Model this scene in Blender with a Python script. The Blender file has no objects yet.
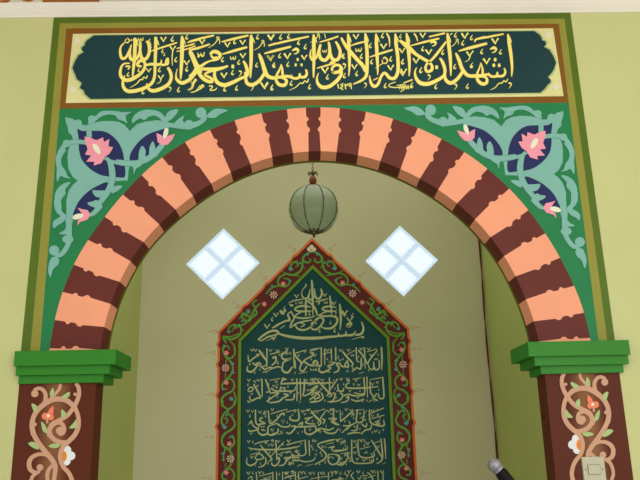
import bpy, bmesh, math, random
from mathutils import Vector, Matrix
random.seed(4)
scene = bpy.context.scene
COL = scene.collection

# ------------------------------------------------------------------ camera
FPX = 734.44
CAM = Vector((-0.0653, -3.0310, 1.45))
YAW, PITCH, ROLL = 0.023015, 0.278423, -0.022186
_F = Vector((math.sin(YAW) * math.cos(PITCH), math.cos(YAW) * math.cos(PITCH), math.sin(PITCH)))
_R0 = Vector((math.cos(YAW), -math.sin(YAW), 0)); _U0 = _R0.cross(_F)
_R = math.cos(ROLL) * _R0 + math.sin(ROLL) * _U0
_U = -math.sin(ROLL) * _R0 + math.cos(ROLL) * _U0
cd = bpy.data.cameras.new('camera'); cam = bpy.data.objects.new('camera', cd); COL.objects.link(cam)
cd.sensor_width = 36; cd.lens = FPX * 36 / 640; cd.clip_end = 60
cam.matrix_world = Matrix(((_R.x, _U.x, -_F.x, CAM.x), (_R.y, _U.y, -_F.y, CAM.y), (_R.z, _U.z, -_F.z, CAM.z), (0, 0, 0, 1)))
scene.camera = cam

def P(x, y, Y):
    """the wall point (X, Z) at depth Y for a measured photo point"""
    d = _F * FPX + _R * (x - 320) + _U * (240 - y)
    p = CAM + d * ((Y - CAM.y) / d.y)
    return p.x, p.z

# ------------------------------------------------------------------ world and light
w = bpy.data.worlds.new('world'); scene.world = w; w.use_nodes = True
bg = w.node_tree.nodes['Background']
bg.inputs[0].default_value = (1.0, 0.985, 0.95, 1); bg.inputs[1].default_value = 0.95
def area(name, loc, target, sx, sy, power, color):
    l = bpy.data.lights.new(name, 'AREA'); l.shape = 'RECTANGLE'; l.size = sx; l.size_y = sy
    l.energy = power; l.color = color
    o = bpy.data.objects.new(name, l); COL.objects.link(o); o.location = loc
    o.rotation_euler = (Vector(target) - Vector(loc)).to_track_quat('-Z', 'Y').to_euler()
    return o
area('daylight_from_prayer_hall', (2.6, -6.0, 1.9), (0.0, 0, 2.4), 3.0, 1.8, 80, (1.0, 0.97, 0.92))
area('niche_fill_light', (0, 1.1, 3.86), (0, 1.1, 0), 2.0, 1.6, 13, (1.0, 0.98, 0.92))  # unseen fill light, added to brighten the inside of the niche
area('top_fill_strip', (0.1, -2.7, 3.30), (0.0, 0, 2.75), 1.0, 0.3, 15, (1.0, 0.97, 0.92))  # unseen strip, added to brighten the top centre of the wall
scene.view_settings.view_transform = 'Standard'
scene.view_settings.look = 'None'
scene.view_settings.gamma = 1
scene.view_settings.use_curve_mapping = False
scene.view_settings.exposure = 0.06

# ------------------------------------------------------------------ materials
def lin(c):
    return tuple(((v / 255) / 12.92 if v / 255 <= .04045 else ((v / 255 + .055) / 1.055) ** 2.4) for v in c)
def paint(name, rgb, k=1.0, rough=.5, var=.05, scale=6.0, spec=.18, bump=.0, metallic=0):
    m = bpy.data.materials.new(name); m.use_nodes = True
    nt = m.node_tree; b = nt.nodes['Principled BSDF']
    c = [min(.95, v * k) for v in lin(rgb)]
    tc = nt.nodes.new('ShaderNodeTexCoord'); n = nt.nodes.new('ShaderNodeTexNoise')
    n.inputs['Scale'].default_value = scale; n.inputs['Detail'].default_value = 5
    nt.links.new(tc.outputs['Object'], n.inputs['Vector'])
    r = nt.nodes.new('ShaderNodeValToRGB')
    r.color_ramp.elements[0].position = .3; r.color_ramp.elements[1].position = .7
    r.color_ramp.elements[0].color = (*[v * (1 - var) for v in c], 1)
    r.color_ramp.elements[1].color = (*[min(.97, v * (1 + var)) for v in c], 1)
    nt.links.new(n.outputs['Fac'], r.inputs['Fac']); nt.links.new(r.outputs['Color'], b.inputs['Base Color'])
    b.inputs['Roughness'].default_value = rough; b.inputs['Specular IOR Level'].default_value = spec
    b.inputs['Metallic'].default_value = metallic
    if bump:
        n2 = nt.nodes.new('ShaderNodeTexNoise'); n2.inputs['Scale'].default_value = 45
        nt.links.new(tc.outputs['Object'], n2.inputs['Vector'])
        bp = nt.nodes.new('ShaderNodeBump'); bp.inputs['Strength'].default_value = bump; bp.inputs['Distance'].default_value = .004
        nt.links.new(n2.outputs['Fac'], bp.inputs['Height']); nt.links.new(bp.outputs['Normal'], b.inputs['Normal'])
    return m
M = {}
M['wall'] = paint('wall_paint', (192, 195, 136), var=.04, scale=2, rough=.55, bump=.15)
M['white'] = paint('cornice_white', (232, 226, 214), var=.02)
M['gold'] = paint('ceiling_gold', (178, 100, 20))
M['dgreen'] = paint('dark_green', (82, 106, 30))
M['olive'] = paint('olive', (141, 139, 58))
M['brown'] = paint('frame_brown', (126, 82, 26))
M['cream'] = paint('cream', (216, 213, 150))
M['palegreen'] = paint('pale_green', (172, 186, 122))
M['rosette'] = paint('pale_rosette', (222, 218, 190))
M['bteal'] = paint('banner_teal', (26, 60, 64), rough=.38)
M['letter'] = paint('letter_yellow', (240, 228, 118), var=.03)
M['letterpink'] = paint('letter_edge', (196, 132, 84), var=.03)
M['ground'] = paint('spandrel_green', (34, 122, 72))
M['aqua'] = paint('aqua', (122, 176, 164), var=.03)
M['aquadark'] = paint('aqua_outline', (84, 132, 122))
M['navy'] = paint('navy', (34, 42, 88))
M['pink'] = paint('pink', (232, 150, 166))
M['cream2'] = paint('petal_cream', (228, 226, 200))
M['salmon'] = paint('salmon', (236, 158, 124), var=.03)
M['maroon'] = paint('maroon', (98, 42, 34))
M['capital'] = paint('capital_green', (48, 126, 36), rough=.42)
M['vine'] = paint('vine_tan', (200, 154, 126), var=.03)
M['leaf'] = paint('leaf_green', (164, 190, 126))
M['redflower'] = paint('red_flower', (236, 128, 96))
M['whiteflower'] = paint('white_flower', (222, 226, 226))
M['orange'] = paint('flower_orange', (222, 132, 50))
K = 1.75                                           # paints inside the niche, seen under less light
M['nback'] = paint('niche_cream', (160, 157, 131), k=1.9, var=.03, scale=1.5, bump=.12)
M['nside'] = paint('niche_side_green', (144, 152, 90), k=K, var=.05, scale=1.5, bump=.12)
M['rim'] = paint('rim_olive', (104, 100, 30))
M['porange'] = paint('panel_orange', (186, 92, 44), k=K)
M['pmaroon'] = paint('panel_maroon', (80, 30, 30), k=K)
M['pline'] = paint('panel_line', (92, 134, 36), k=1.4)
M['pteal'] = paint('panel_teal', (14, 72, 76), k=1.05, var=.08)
M['pdarkline'] = paint('panel_inner_line', (10, 22, 20), k=K)  # thin dark line painted round the teal field
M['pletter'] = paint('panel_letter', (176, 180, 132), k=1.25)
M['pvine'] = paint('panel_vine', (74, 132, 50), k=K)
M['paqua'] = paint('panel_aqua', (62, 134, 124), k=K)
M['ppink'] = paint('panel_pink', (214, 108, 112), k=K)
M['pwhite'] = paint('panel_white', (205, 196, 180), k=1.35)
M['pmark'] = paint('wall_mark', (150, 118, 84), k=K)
M['grout'] = paint('grout', (196, 204, 206), k=1.5)
M['floor'] = paint('floor_pale', (196, 192, 176), var=.15, scale=30, rough=.9)  # unseen floor, made pale to bounce light onto soffit and niche
M['brass'] = paint('dark_brass', (96, 84, 56), metallic=.7, rough=.3)
M['chrome'] = paint('bright_bead', (240, 236, 228), metallic=.3, rough=.2)
M['wood'] = paint('pineapple_brown', (140, 80, 48), k=1.1, rough=.4)
M['switch'] = paint('switch_ivory', (188, 186, 160), var=.03, rough=.4)
M['switchdark'] = paint('switch_gap', (110, 106, 84))
M['black'] = paint('black_plastic', (9, 9, 10), rough=.6)
M['steel'] = paint('mic_mesh', (150, 150, 158), metallic=.6, rough=.45, var=.25, scale=260)
M['red'] = paint('cable_red', (120, 34, 26), k=1.3)
M['dark'] = paint('cable_dark', (60, 34, 28), k=1.3)

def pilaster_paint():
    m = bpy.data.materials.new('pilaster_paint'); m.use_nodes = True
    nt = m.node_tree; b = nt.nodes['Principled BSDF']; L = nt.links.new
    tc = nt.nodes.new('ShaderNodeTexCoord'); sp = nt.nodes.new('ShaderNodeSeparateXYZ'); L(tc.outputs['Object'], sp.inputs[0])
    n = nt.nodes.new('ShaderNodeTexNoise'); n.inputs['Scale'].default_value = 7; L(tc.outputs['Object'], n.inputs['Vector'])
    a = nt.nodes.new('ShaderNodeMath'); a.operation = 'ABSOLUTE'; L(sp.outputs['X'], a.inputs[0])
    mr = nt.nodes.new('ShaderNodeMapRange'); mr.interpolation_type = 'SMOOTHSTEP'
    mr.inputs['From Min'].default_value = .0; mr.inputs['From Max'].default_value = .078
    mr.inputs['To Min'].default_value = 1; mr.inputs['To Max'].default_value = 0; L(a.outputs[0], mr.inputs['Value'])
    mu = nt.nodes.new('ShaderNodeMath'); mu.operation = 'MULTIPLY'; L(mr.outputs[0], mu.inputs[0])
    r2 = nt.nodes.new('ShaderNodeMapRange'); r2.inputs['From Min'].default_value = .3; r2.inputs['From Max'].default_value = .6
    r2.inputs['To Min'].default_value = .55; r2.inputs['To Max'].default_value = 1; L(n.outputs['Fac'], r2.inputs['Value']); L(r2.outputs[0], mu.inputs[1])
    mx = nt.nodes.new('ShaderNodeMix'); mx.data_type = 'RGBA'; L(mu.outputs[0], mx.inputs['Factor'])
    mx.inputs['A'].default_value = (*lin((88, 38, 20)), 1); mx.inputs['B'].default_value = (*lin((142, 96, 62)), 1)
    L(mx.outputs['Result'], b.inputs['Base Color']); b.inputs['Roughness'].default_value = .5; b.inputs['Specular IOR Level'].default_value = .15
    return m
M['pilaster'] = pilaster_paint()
def daylight_glass(name, c, strength, var):
    m = bpy.data.materials.new(name); m.use_nodes = True
    nt = m.node_tree; b = nt.nodes['Principled BSDF']; L = nt.links.new
    tc = nt.nodes.new('ShaderNodeTexCoord'); v = nt.nodes.new('ShaderNodeTexVoronoi'); v.inputs['Scale'].default_value = 75
    L(tc.outputs['Object'], v.inputs['Vector'])
    mr = nt.nodes.new('ShaderNodeMapRange'); mr.inputs['From Max'].default_value = .6
    mr.inputs['To Min'].default_value = strength * (1 + var); mr.inputs['To Max'].default_value = strength * (1 - var)
    L(v.outputs['Distance'], mr.inputs['Value']); L(mr.outputs[0], b.inputs['Emission Strength'])
    b.inputs['Emission Color'].default_value = (*c, 1); b.inputs['Base Color'].default_value = (.08, .09, .1, 1)
    b.inputs['Roughness'].default_value = .15
    return m
M['pane'] = daylight_glass('glass_pane_daylight', (.86, .94, 1.0), 1.02, .08)
M['rimglass'] = daylight_glass('glass_block_rim', (.64, .78, .90), .92, .1)
M['bevglass'] = daylight_glass('glass_block_bevel', (.60, .77, .92), .98, .1)
def lantern_glass():
    m = bpy.data.materials.new('lantern_glass'); m.use_nodes = True
    nt = m.node_tree; b = nt.nodes['Principled BSDF']; L = nt.links.new
    b.inputs['Base Color'].default_value = (.74, .77, .72, 1); b.inputs['Roughness'].default_value = .14; b.inputs['Specular IOR Level'].default_value = .8
    tr = nt.nodes.new('ShaderNodeBsdfTranslucent'); tr.inputs[0].default_value = (.75, .85, .7, 1)
    tp = nt.nodes.new('ShaderNodeBsdfTransparent'); tp.inputs[0].default_value = (.8, .88, .78, 1)
    m1 = nt.nodes.new('ShaderNodeMixShader'); m1.inputs[0].default_value = .35
    L(b.outputs[0], m1.inputs[1]); L(tr.outputs[0], m1.inputs[2])
    m2 = nt.nodes.new('ShaderNodeMixShader'); m2.inputs[0].default_value = .42
    L(m1.outputs[0], m2.inputs[1]); L(tp.outputs[0], m2.inputs[2])
    L(m2.outputs[0], nt.nodes['Material Output'].inputs[0])
    return m
M['lglass'] = lantern_glass()

# ------------------------------------------------------------------ object helpers
def link(name, bm, mats, parent=None, loc=None, smooth=False):
    bmesh.ops.recalc_face_normals(bm, faces=bm.faces[:])
    me = bpy.data.meshes.new(name)
    if loc is None and parent is None and bm.verts:
        xs = [v.co for v in bm.verts]
        loc = Vector(((min(v.x for v in xs) + max(v.x for v in xs)) / 2, (min(v.y for v in xs) + max(v.y for v in xs)) / 2, min(v.z for v in xs)))
    if parent is not None and loc is None: loc = None
    base = Vector(parent.get('_o', (0, 0, 0))) if parent is not None else Vector((0, 0, 0))
    if parent is None:
        bmesh.ops.translate(bm, verts=bm.verts[:], vec=-Vector(loc))
    else:
        bmesh.ops.translate(bm, verts=bm.verts[:], vec=-base)
    bm.to_mesh(me); bm.free()
    for m in (mats if isinstance(mats, (list, tuple)) else [mats]): me.materials.append(M[m])
    if smooth:
        for p in me.polygons: p.use_smooth = True
    o = bpy.data.objects.new(name, me); COL.objects.link(o)
    if parent is None: o.location = loc; o['_o'] = tuple(loc)
    else: o.parent = parent; o['_o'] = tuple(base)
    return o
def thing(name, label, cat, loc, group=None):
    o = bpy.data.objects.new(name, None); COL.objects.link(o); o.location = loc; o.empty_display_size = .05
    o['_o'] = tuple(loc); o['label'] = label; o['category'] = cat
    if group: o['group'] = group
    return o
def tag(o, label, cat, group=None):
    o['label'] = label; o['category'] = cat
    if group: o['group'] = group
    return o
def struct(name, bm, m, **k):
    o = link(name, bm, m, **k); o['kind'] = 'structure'; return o
def box(bm, x0, x1, y0, y1, z0, z1, bev=0):
    r = bmesh.ops.create_cube(bm, size=1, matrix=Matrix.Translation(((x0 + x1) / 2, (y0 + y1) / 2, (z0 + z1) / 2)) @ Matrix.Diagonal((x1 - x0, y1 - y0, z1 - z0, 1)))
    if bev:
        es = {e for v in r['verts'] for e in v.link_edges}
        bmesh.ops.bevel(bm, geom=list(es), offset=bev, segments=2, affect='EDGES', profile=.7)
    return r['verts']
def slab(bm, pts, y0, y1, mat=0):
    """extrude the (X, Z) polygon between depths y0 (front) and y1"""
    q = []
    for p in pts:
        if not q or (abs(p[0] - q[-1][0]) + abs(p[1] - q[-1][1])) > 1e-6: q.append(p)
    if (abs(q[0][0] - q[-1][0]) + abs(q[0][1] - q[-1][1])) < 1e-6: q.pop()
    a = [bm.verts.new((x, y0, z)) for x, z in q]; b = [bm.verts.new((x, y1, z)) for x, z in q]
    fs = [bm.faces.new(a), bm.faces.new(b[::-1])]
    for i in range(len(q)):
        j = (i + 1) % len(q); fs.append(bm.faces.new((a[i], b[i], b[j], a[j])))
    for f in fs: f.material_index = mat
def holed(bm, outer, holes, y0, y1):
    for ring in [outer] + holes:
        vs = [bm.verts.new((x, y0, z)) for x, z in ring]
        for i in range(len(vs)): bm.edges.new((vs[i], vs[(i + 1) % len(vs)]))
    bmesh.ops.triangle_fill(bm, edges=bm.edges[:], use_beauty=True)
    r = bmesh.ops.extrude_face_region(bm, geom=bm.faces[:])
    bmesh.ops.translate(bm, verts=[v for v in r['geom'] if isinstance(v, bmesh.types.BMVert)], vec=(0, y1 - y0, 0))
def tube(bm, pts, r, seg=8, rr=None):
    pts = [Vector(p) for p in pts]; rings = []
    for i, p in enumerate(pts):
        t = (pts[min(i + 1, len(pts) - 1)] - pts[max(i - 1, 0)]).normalized()
        u = t.orthogonal().normalized() if i == 0 else (u - t * u.dot(t)).normalized()
        v = t.cross(u); q = rr[i] if rr else r
        rings.append([bm.verts.new(p + (u * math.cos(a) + v * math.sin(a)) * q) for a in [2 * math.pi * k / seg for k in range(seg)]])
    for A, B in zip(rings, rings[1:]):
        for k in range(seg): bm.faces.new((A[k], A[(k + 1) % seg], B[(k + 1) % seg], B[k]))
    bm.faces.new(rings[0][::-1]); bm.faces.new(rings[-1])
def lathe(bm, prof, c, seg=24):
    rings = [[bm.verts.new((c[0] + r * math.cos(2 * math.pi * k / seg), c[1] + r * math.sin(2 * math.pi * k / seg), c[2] + z)) for k in range(seg)] for r, z in prof]
    for A, B in zip(rings, rings[1:]):
        for k in range(seg): bm.faces.new((A[k], A[(k + 1) % seg], B[(k + 1) % seg], B[k]))
    bm.faces.new(rings[0][::-1]); bm.faces.new(rings[-1])

# ------------------------------------------------------------------ painting helpers (thin coats of paint on a wall plane)
def cr(p0, p1, p2, p3, t):
    return tuple(.5 * ((2 * b) + (c - a) * t + (2 * a - 5 * b + 4 * c - d) * t * t + (3 * b - a - 3 * c + d) * t ** 3) for a, b, c, d in zip(p0, p1, p2, p3))
def smooth_open(pts, n=6):
    if len(pts) == 2: return pts
    out = []
    for i in range(len(pts) - 1):
        p0 = pts[max(i - 1, 0)]; p3 = pts[min(i + 2, len(pts) - 1)]
        out += [cr(p0, pts[i], pts[i + 1], p3, k / n) for k in range(n)]
    return out + [pts[-1]]
def smooth_closed(pts, n=4):
    L = len(pts); out = []
    for i in range(L): out += [cr(pts[i - 1], pts[i], pts[(i + 1) % L], pts[(i + 2) % L], k / n) for k in range(n)]
    return out
class Paint:
    """a coat of paint on plane Y; crop = (ox, oy, scale) in which shapes are measured; mirror about X = mx"""
    count = 0
    def __init__(s, Y, layer, crop=(0, 0, 1), mirror=None, th=.0010):
        s.bm = bmesh.new(); s.Y = Y; s.h = layer * th; s.crop = crop; s.mirror = mirror; s.th = th; s.n = 0; Paint.count += 1; s.ph = (Paint.count % 4) * 2e-6
    def lift(s):
        s.n += 1; return s.n * 8e-6 + s.ph      # brush strokes laid over each other
    def at(s, x, y):
        ox, oy, k = s.crop; X, Z = P(ox + x / k, oy + y / k, s.Y)
        if s.mirror is not None: X = 2 * s.mirror - X
        return X, Z
    def poly(s, pts, sm=False):
        if isinstance(pts, str): pts = [tuple(float(v) for v in p.split(',')) for p in pts.split()]
        if sm: pts = smooth_closed(pts)
        slab(s.bm, [s.at(*p) for p in pts], s.Y - s.h - s.lift(), s.Y)
    def circle(s, x, y, r, ry=None, n=18):
        ry = ry or r; s.poly([(x + r * math.cos(2 * math.pi * k / n), y + ry * math.sin(2 * math.pi * k / n)) for k in range(n)])
    def stroke(s, text, dw=8, grow=0, dx=0, dy=0, k=1):
        pts = []; wd = dw
        for p in text.split():
            q = [float(v) for v in p.split(',')]
            if len(q) > 2: wd = q[2]
            pts.append((q[0] * k + dx, q[1] * k + dy, wd * k + grow))
        s.ribbon(smooth_open(pts))
    def ribbon(s, pts):
        L = []; R = []
        n = len(pts)
        for i, (x, y, wd) in enumerate(pts):
            a = pts[max(i - 1, 0)]; b = pts[min(i + 1, n - 1)]
            tx, ty = b[0] - a[0], b[1] - a[1]; l = math.hypot(tx, ty) or 1; tx /= l; ty /= l
            wd = max(wd, .6) / 2
            L.append((x - ty * wd, y + tx * wd)); R.append((x + ty * wd, y - tx * wd))
        # blunt rounded ends
        def cap(p, q):
            tx, ty = q[0] - p[0], q[1] - p[1]; l = math.hypot(tx, ty) or 1
            wd = max(p[2], .6) / 2 * .45; return (p[0] - tx / l * wd, p[1] - ty / l * wd)
        c0 = cap(pts[0], pts[1]); c1 = cap(pts[-1], pts[-2])
        yf, yb = s.Y - s.h - s.lift(), s.Y
        A = [s.bm.verts.new((X, yf, Z)) for X, Z in [s.at(*p) for p in L]]
        B = [s.bm.verts.new((X, yf, Z)) for X, Z in [s.at(*p) for p in R]]
        Ab = [s.bm.verts.new((v.co.x, yb, v.co.z)) for v in A]; Bb = [s.bm.verts.new((v.co.x, yb, v.co.z)) for v in B]
        f = s.bm.faces.new
        for i in range(n - 1):
            f((A[i], A[i + 1], B[i + 1], B[i])); f((A[i], Ab[i], Ab[i + 1], A[i + 1])); f((B[i], B[i + 1], Bb[i + 1], Bb[i]))
        for c, a, b, ab, bb in ((c0, A[0], B[0], Ab[0], Bb[0]), (c1, A[-1], B[-1], Ab[-1], Bb[-1])):
            X, Z = s.at(*c); v = s.bm.verts.new((X, yf, Z)); vb = s.bm.verts.new((X, yb, Z))
            f((a, b, v)); f((a, v, vb, ab)); f((v, b, bb, vb))
    def marks(s, text, k=1, grow=0):
        G = {'V': ["-22,-18,13 -5,8,10 2,20,5", "22,-20,12 8,0,8 1,20,5"],
             'W': ["-22,-18,14 -5,8,10 2,20,6", "26,-24,12 8,0,8 1,20,6", "4,12,9 -8,42,6 -36,58,3"],
             't': ["8,-26,5 -3,-10,8 -8,6,11 3,13,9 11,3,5"],
             'd': ["-8,-14,11 8,-10,10 8,6,7 -8,26,3"],
             's': ["-24,-14,6 -18,8,10 -6,2,7 -1,-12,5 5,8,10 16,4,9 22,-20,5"],
             'r': ["-10,-16,7 4,-22,9 13,-10,9 2,0,8 -8,-8,7", "10,-4,8 18,16,8 14,36,5", "0,0,8 -30,40,7 -80,70,3"],
             'o': ["0,-9,18 0,9,18"],
             'h': ["-26,-2,9 2,-14,22 20,-2,16 8,18,10 -12,22,6"]}
        for m in text.split(';'):
            q = m.split()
            if not q: continue
            kk = k * (float(q[3]) if len(q) > 3 else 1)
            for g in G[q[0]]: s.stroke(g, grow=grow, dx=float(q[1]), dy=float(q[2]), k=kk)
    def done(s, name, mat, parent): return link(name, s.bm, mat, parent)

# ------------------------------------------------------------------ dimensions
AZ, T = 1.816, 0.109            # arch centre height, arch thickness
D, BW = 2.200, 1.247            # niche depth and half width
CZ = 3.417                      # ceiling
IMP = 1.857                     # top of the right capital
IL = 1.859                      # top of the left capital, laid slightly higher
def interp(tab, a):
    tab = sorted(tab)
    if a <= tab[0][0]: return tab[0][1]
    for (x0, y0), (x1, y1) in zip(tab, tab[1:]):
        if a <= x1:
            t = (a - x0) / (x1 - x0); t = t * t * (3 - 2 * t); return y0 + (y1 - y0) * t
    return tab[-1][1]
RO = [(3, 1.494), (27, 1.475), (54, 1.483), (89, 1.500), (120, 1.503), (146, 1.480), (160, 1.488), (177, 1.484)]
RI = [(0, 1.206), (20, 1.192), (50, 1.192), (91, 1.215), (130, 1.192), (150, 1.205), (172, 1.208)]
ro = lambda a: .75 * interp(RO, a)
ri = lambda a: .75 * interp(RI, a)
def pol(r, a): return r * math.cos(math.radians(a)), AZ + r * math.sin(math.radians(a))

# ------------------------------------------------------------------ setting
A0 = math.degrees(math.asin((IMP - AZ) / ro(2)))
A1 = 180 - math.degrees(math.asin((IL - AZ) / ro(178)))
arc = [pol(ro(a), a) for a in [A0 + (A1 - A0) * k / 96 for k in range(97)]]
bm = bmesh.new()
PX = 1.223
slab(bm, [(3.0, 0), (3.0, CZ + .08), (-3.0, CZ + .08), (-3.0, 0), (-PX, 0), (-PX, IL)] + arc[::-1] + [(PX, IMP), (PX, 0)], 0, T)
struct('wall_front', bm, 'wall')
bm = bmesh.new(); WX, WZ, WD = .6566, 1.7722 * .75 + 1.45, .2703; PCX = -.0032
dia = lambda cx: [(cx, WZ + WD), (cx + WD, WZ), (cx, WZ - WD), (cx - WD, WZ)]
holed(bm, [(-1.4, 0), (1.4, 0), (1.4, 3.9), (-1.4, 3.9)], [dia(PCX - WX), dia(PCX + WX)], D, D + .1)
struct('wall_back', bm, 'nback')
for s, n in ((-1, 'wall_left'), (1, 'wall_right')):
    bm = bmesh.new(); x0, x1 = sorted((s * BW, s * (BW + .12))); box(bm, x0, x1, T, D, 0, 3.9); struct(n, bm, 'nside')
bm = bmesh.new(); box(bm, -BW - .12, BW + .12, T, D, 3.9, 4.0); struct('ceiling', bm, 'nback').name = 'ceiling_niche'
bm = bmesh.new(); box(bm, -BW - .12, BW + .12, T - .0005, T + .1, CZ + .08, 3.9); struct('wall_front_upper', bm, 'wall')
bm = bmesh.new(); box(bm, -3, 3, -5.2, -.052, CZ + .048, CZ + .15); struct('ceiling', bm, 'white')
bm = bmesh.new(); box(bm, -3, 3, -5.2, D, -.1, 0); struct('floor', bm, 'floor')
# cornice: crown moulding between the wall and the ceiling
CT = CZ + .048
bm = bmesh.new()
prof = [(0, 0), (-.006, 0), (-.009, .005), (-.012, .007), (-.027, .019), (-.031, .024), (-.034, .026), (-.046, .040), (-.052, .046), (-.052, .08), (0, .08)]
va = [bm.verts.new((-3, y, CZ + z)) for y, z in prof]; vb = [bm.verts.new((3, y, CZ + z)) for y, z in prof]
bm.faces.new(va); bm.faces.new(vb[::-1])
for i in range(len(prof)): bm.faces.new((va[i], vb[i], vb[(i + 1) % len(prof)], va[(i + 1) % len(prof)]))
struct('trim_1', bm, 'white')
# gold scroll ornament painted on the ceiling just beyond the cornice
def ceil_ornament(label, items):
    t = thing('ceiling_ornament', label, 'ceiling decoration', (items[0][1], -.2, CZ - .001), 'gold ornament painted along the ceiling edge')
    def ribbon_c(bm, pts, wd):
        pts = smooth_open([(x, y, wd) for x, y in pts], 5); L = []; R = []
        for i, (x, y, q) in enumerate(pts):
            a = pts[max(i - 1, 0)]; b = pts[min(i + 1, len(pts) - 1)]; tx, ty = b[0] - a[0], b[1] - a[1]; l = math.hypot(tx, ty) or 1
            L.append((x - ty / l * q / 2, y + tx / l * q / 2)); R.append((x + ty / l * q / 2, y - tx / l * q / 2))
        zz = (CT - .001, CT)
        A = [[bm.verts.new((x, y, z)) for x, y in S] for z in zz for S in (L, R)]
        for i in range(len(pts) - 1):
            bm.faces.new((A[0][i], A[0][i + 1], A[1][i + 1], A[1][i])); bm.faces.new((A[2][i], A[3][i], A[3][i + 1], A[2][i + 1]))
            bm.faces.new((A[0][i], A[2][i], A[2][i + 1], A[0][i + 1])); bm.faces.new((A[1][i], A[1][i + 1], A[3][i + 1], A[3][i]))
        for i in (0, -1): bm.faces.new((A[0][i], A[1][i], A[3][i], A[2][i]))
    for kind, x in [(i[0], i[1]) for i in items]:
        bm = bmesh.new()
        if kind == 'scroll':
            ribbon_c(bm, [(x, -.22), (x + .03, -.10), (x + .08, -.058), (x + .12, -.08), (x + .11, -.125), (x + .07, -.12)], .022)
            ribbon_c(bm, [(x + .13, -.22), (x + .16, -.11), (x + .20, -.066), (x + .23, -.08)], .018)
            link('scroll', bm, 'gold', t)
        else:
            box(bm, x, x + items[0][2], -.30, -.0525, CT - .001, CT); link('band', bm, 'gold', t)
ceil_ornament('gold scrolls and band on the white ceiling edge at the far left', [('band', -1.25, .26), ('scroll', -1.52), ('scroll', -1.80)])
ceil_ornament('gold scrolls and band on the white ceiling edge at the right', [('band', .78, .30), ('scroll', .50), ('scroll', 1.15)])

# ------------------------------------------------------------------ painted border around the arch and banner
def L_frame(bm, o, i, y0):
    """o, i = outer and inner outlines (bottom left, top left, top right, bottom right)"""
    slab(bm, o + i[::-1], y0, 0)
fr = thing('painted_border', 'dark green and olive painted border band running round banner and arch', 'painted border', (0, 0, CZ - .4))
Pf = lambda x, y: P(x, y, 0)
zt = CZ - .0005
def row(pairs): return [Pf(*p) for p in pairs]
o = [(-1.228, IL), (-1.2155, zt), (1.2155, zt), (1.222, IMP)]
m1 = [(-1.190, IL), (-1.1847, zt - .0305), (1.1835, zt - .0305), (1.190, IMP)]
m2 = [(-1.151, IL), (-1.1535, zt - .058), (1.1535, zt - .058), (1.153, IMP)]
bm = bmesh.new(); L_frame(bm, o, m1, -.0006); link('outer_band', bm, 'dgreen', fr)
bm = bmesh.new(); L_frame(bm, m1, m2, -.0006); link('inner_band', bm, 'olive', fr)
# banner
bn = thing('calligraphy_banner', 'long dark teal banner painted with yellow calligraphy above the arch', 'painted banner', (0, 0, 2.95))
b_out = [(-1.1535, 2.9504), (-1.1535, zt - .058), (1.1535, zt - .058), (1.1535, 2.9504)]
b_in = [Pf(65.8, 103.1), Pf(73, 34), Pf(553, 28.3), Pf(563.6, 96.2)]
bm = bmesh.new(); slab(bm, b_out, -.0005, 0); link('brown_frame', bm, 'brown', bn)
bm = bmesh.new(); slab(bm, b_in, -.0010, 0); link('cream_ground', bm, 'cream', bn)
gl = [(60 + x / 6, 26 + y / 6) for x, y in [(205, 58), (182, 74), (160, 90), (150, 108), (150, 118), (136, 126), (130, 138), (134, 150), (145, 157), (112, 178), (90, 215), (75, 252), (90, 288), (102, 320), (118, 332), (131, 342), (130, 354), (120, 366), (128, 380), (142, 386), (150, 410), (185, 440)]]
gr = [(500 + x / 6, 20 + y / 6) for x, y in [(205, 68), (238, 92), (250, 112), (250, 124), (266, 126), (275, 138), (274, 152), (262, 163), (295, 180), (320, 220), (335, 258), (322, 298), (305, 325), (285, 343), (292, 350), (303, 360), (301, 378), (285, 390), (270, 412), (240, 438)]]
shape = gl + gr[::-1]
cx, cy = 317, 65
pt = Paint(0, 2.4); pt.poly([(x + (1.6 if x > 480 else -1.6 if x < 130 else 0), y + (.9 if y > 65 else -.9)) for x, y in shape]); pt.done('pale_outline', 'palegreen', bn)
pt = Paint(0, 3.2); pt.poly(shape); pt.done('teal_field', 'bteal', bn)
for x, y in [(77.5, 41), (73.5, 90), (548.5, 35.3), (556, 87.5)]:
    pt = Paint(0, 3.0)
    for a in range(6): pt.circle(x + 2.1 * math.cos(a * math.pi / 3), y + 2.1 * math.sin(a * math.pi / 3), 1.25, n=10)
    pt.circle(x, y, 1.2, n=10); pt.done('rosette', 'rosette', bn)

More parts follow.
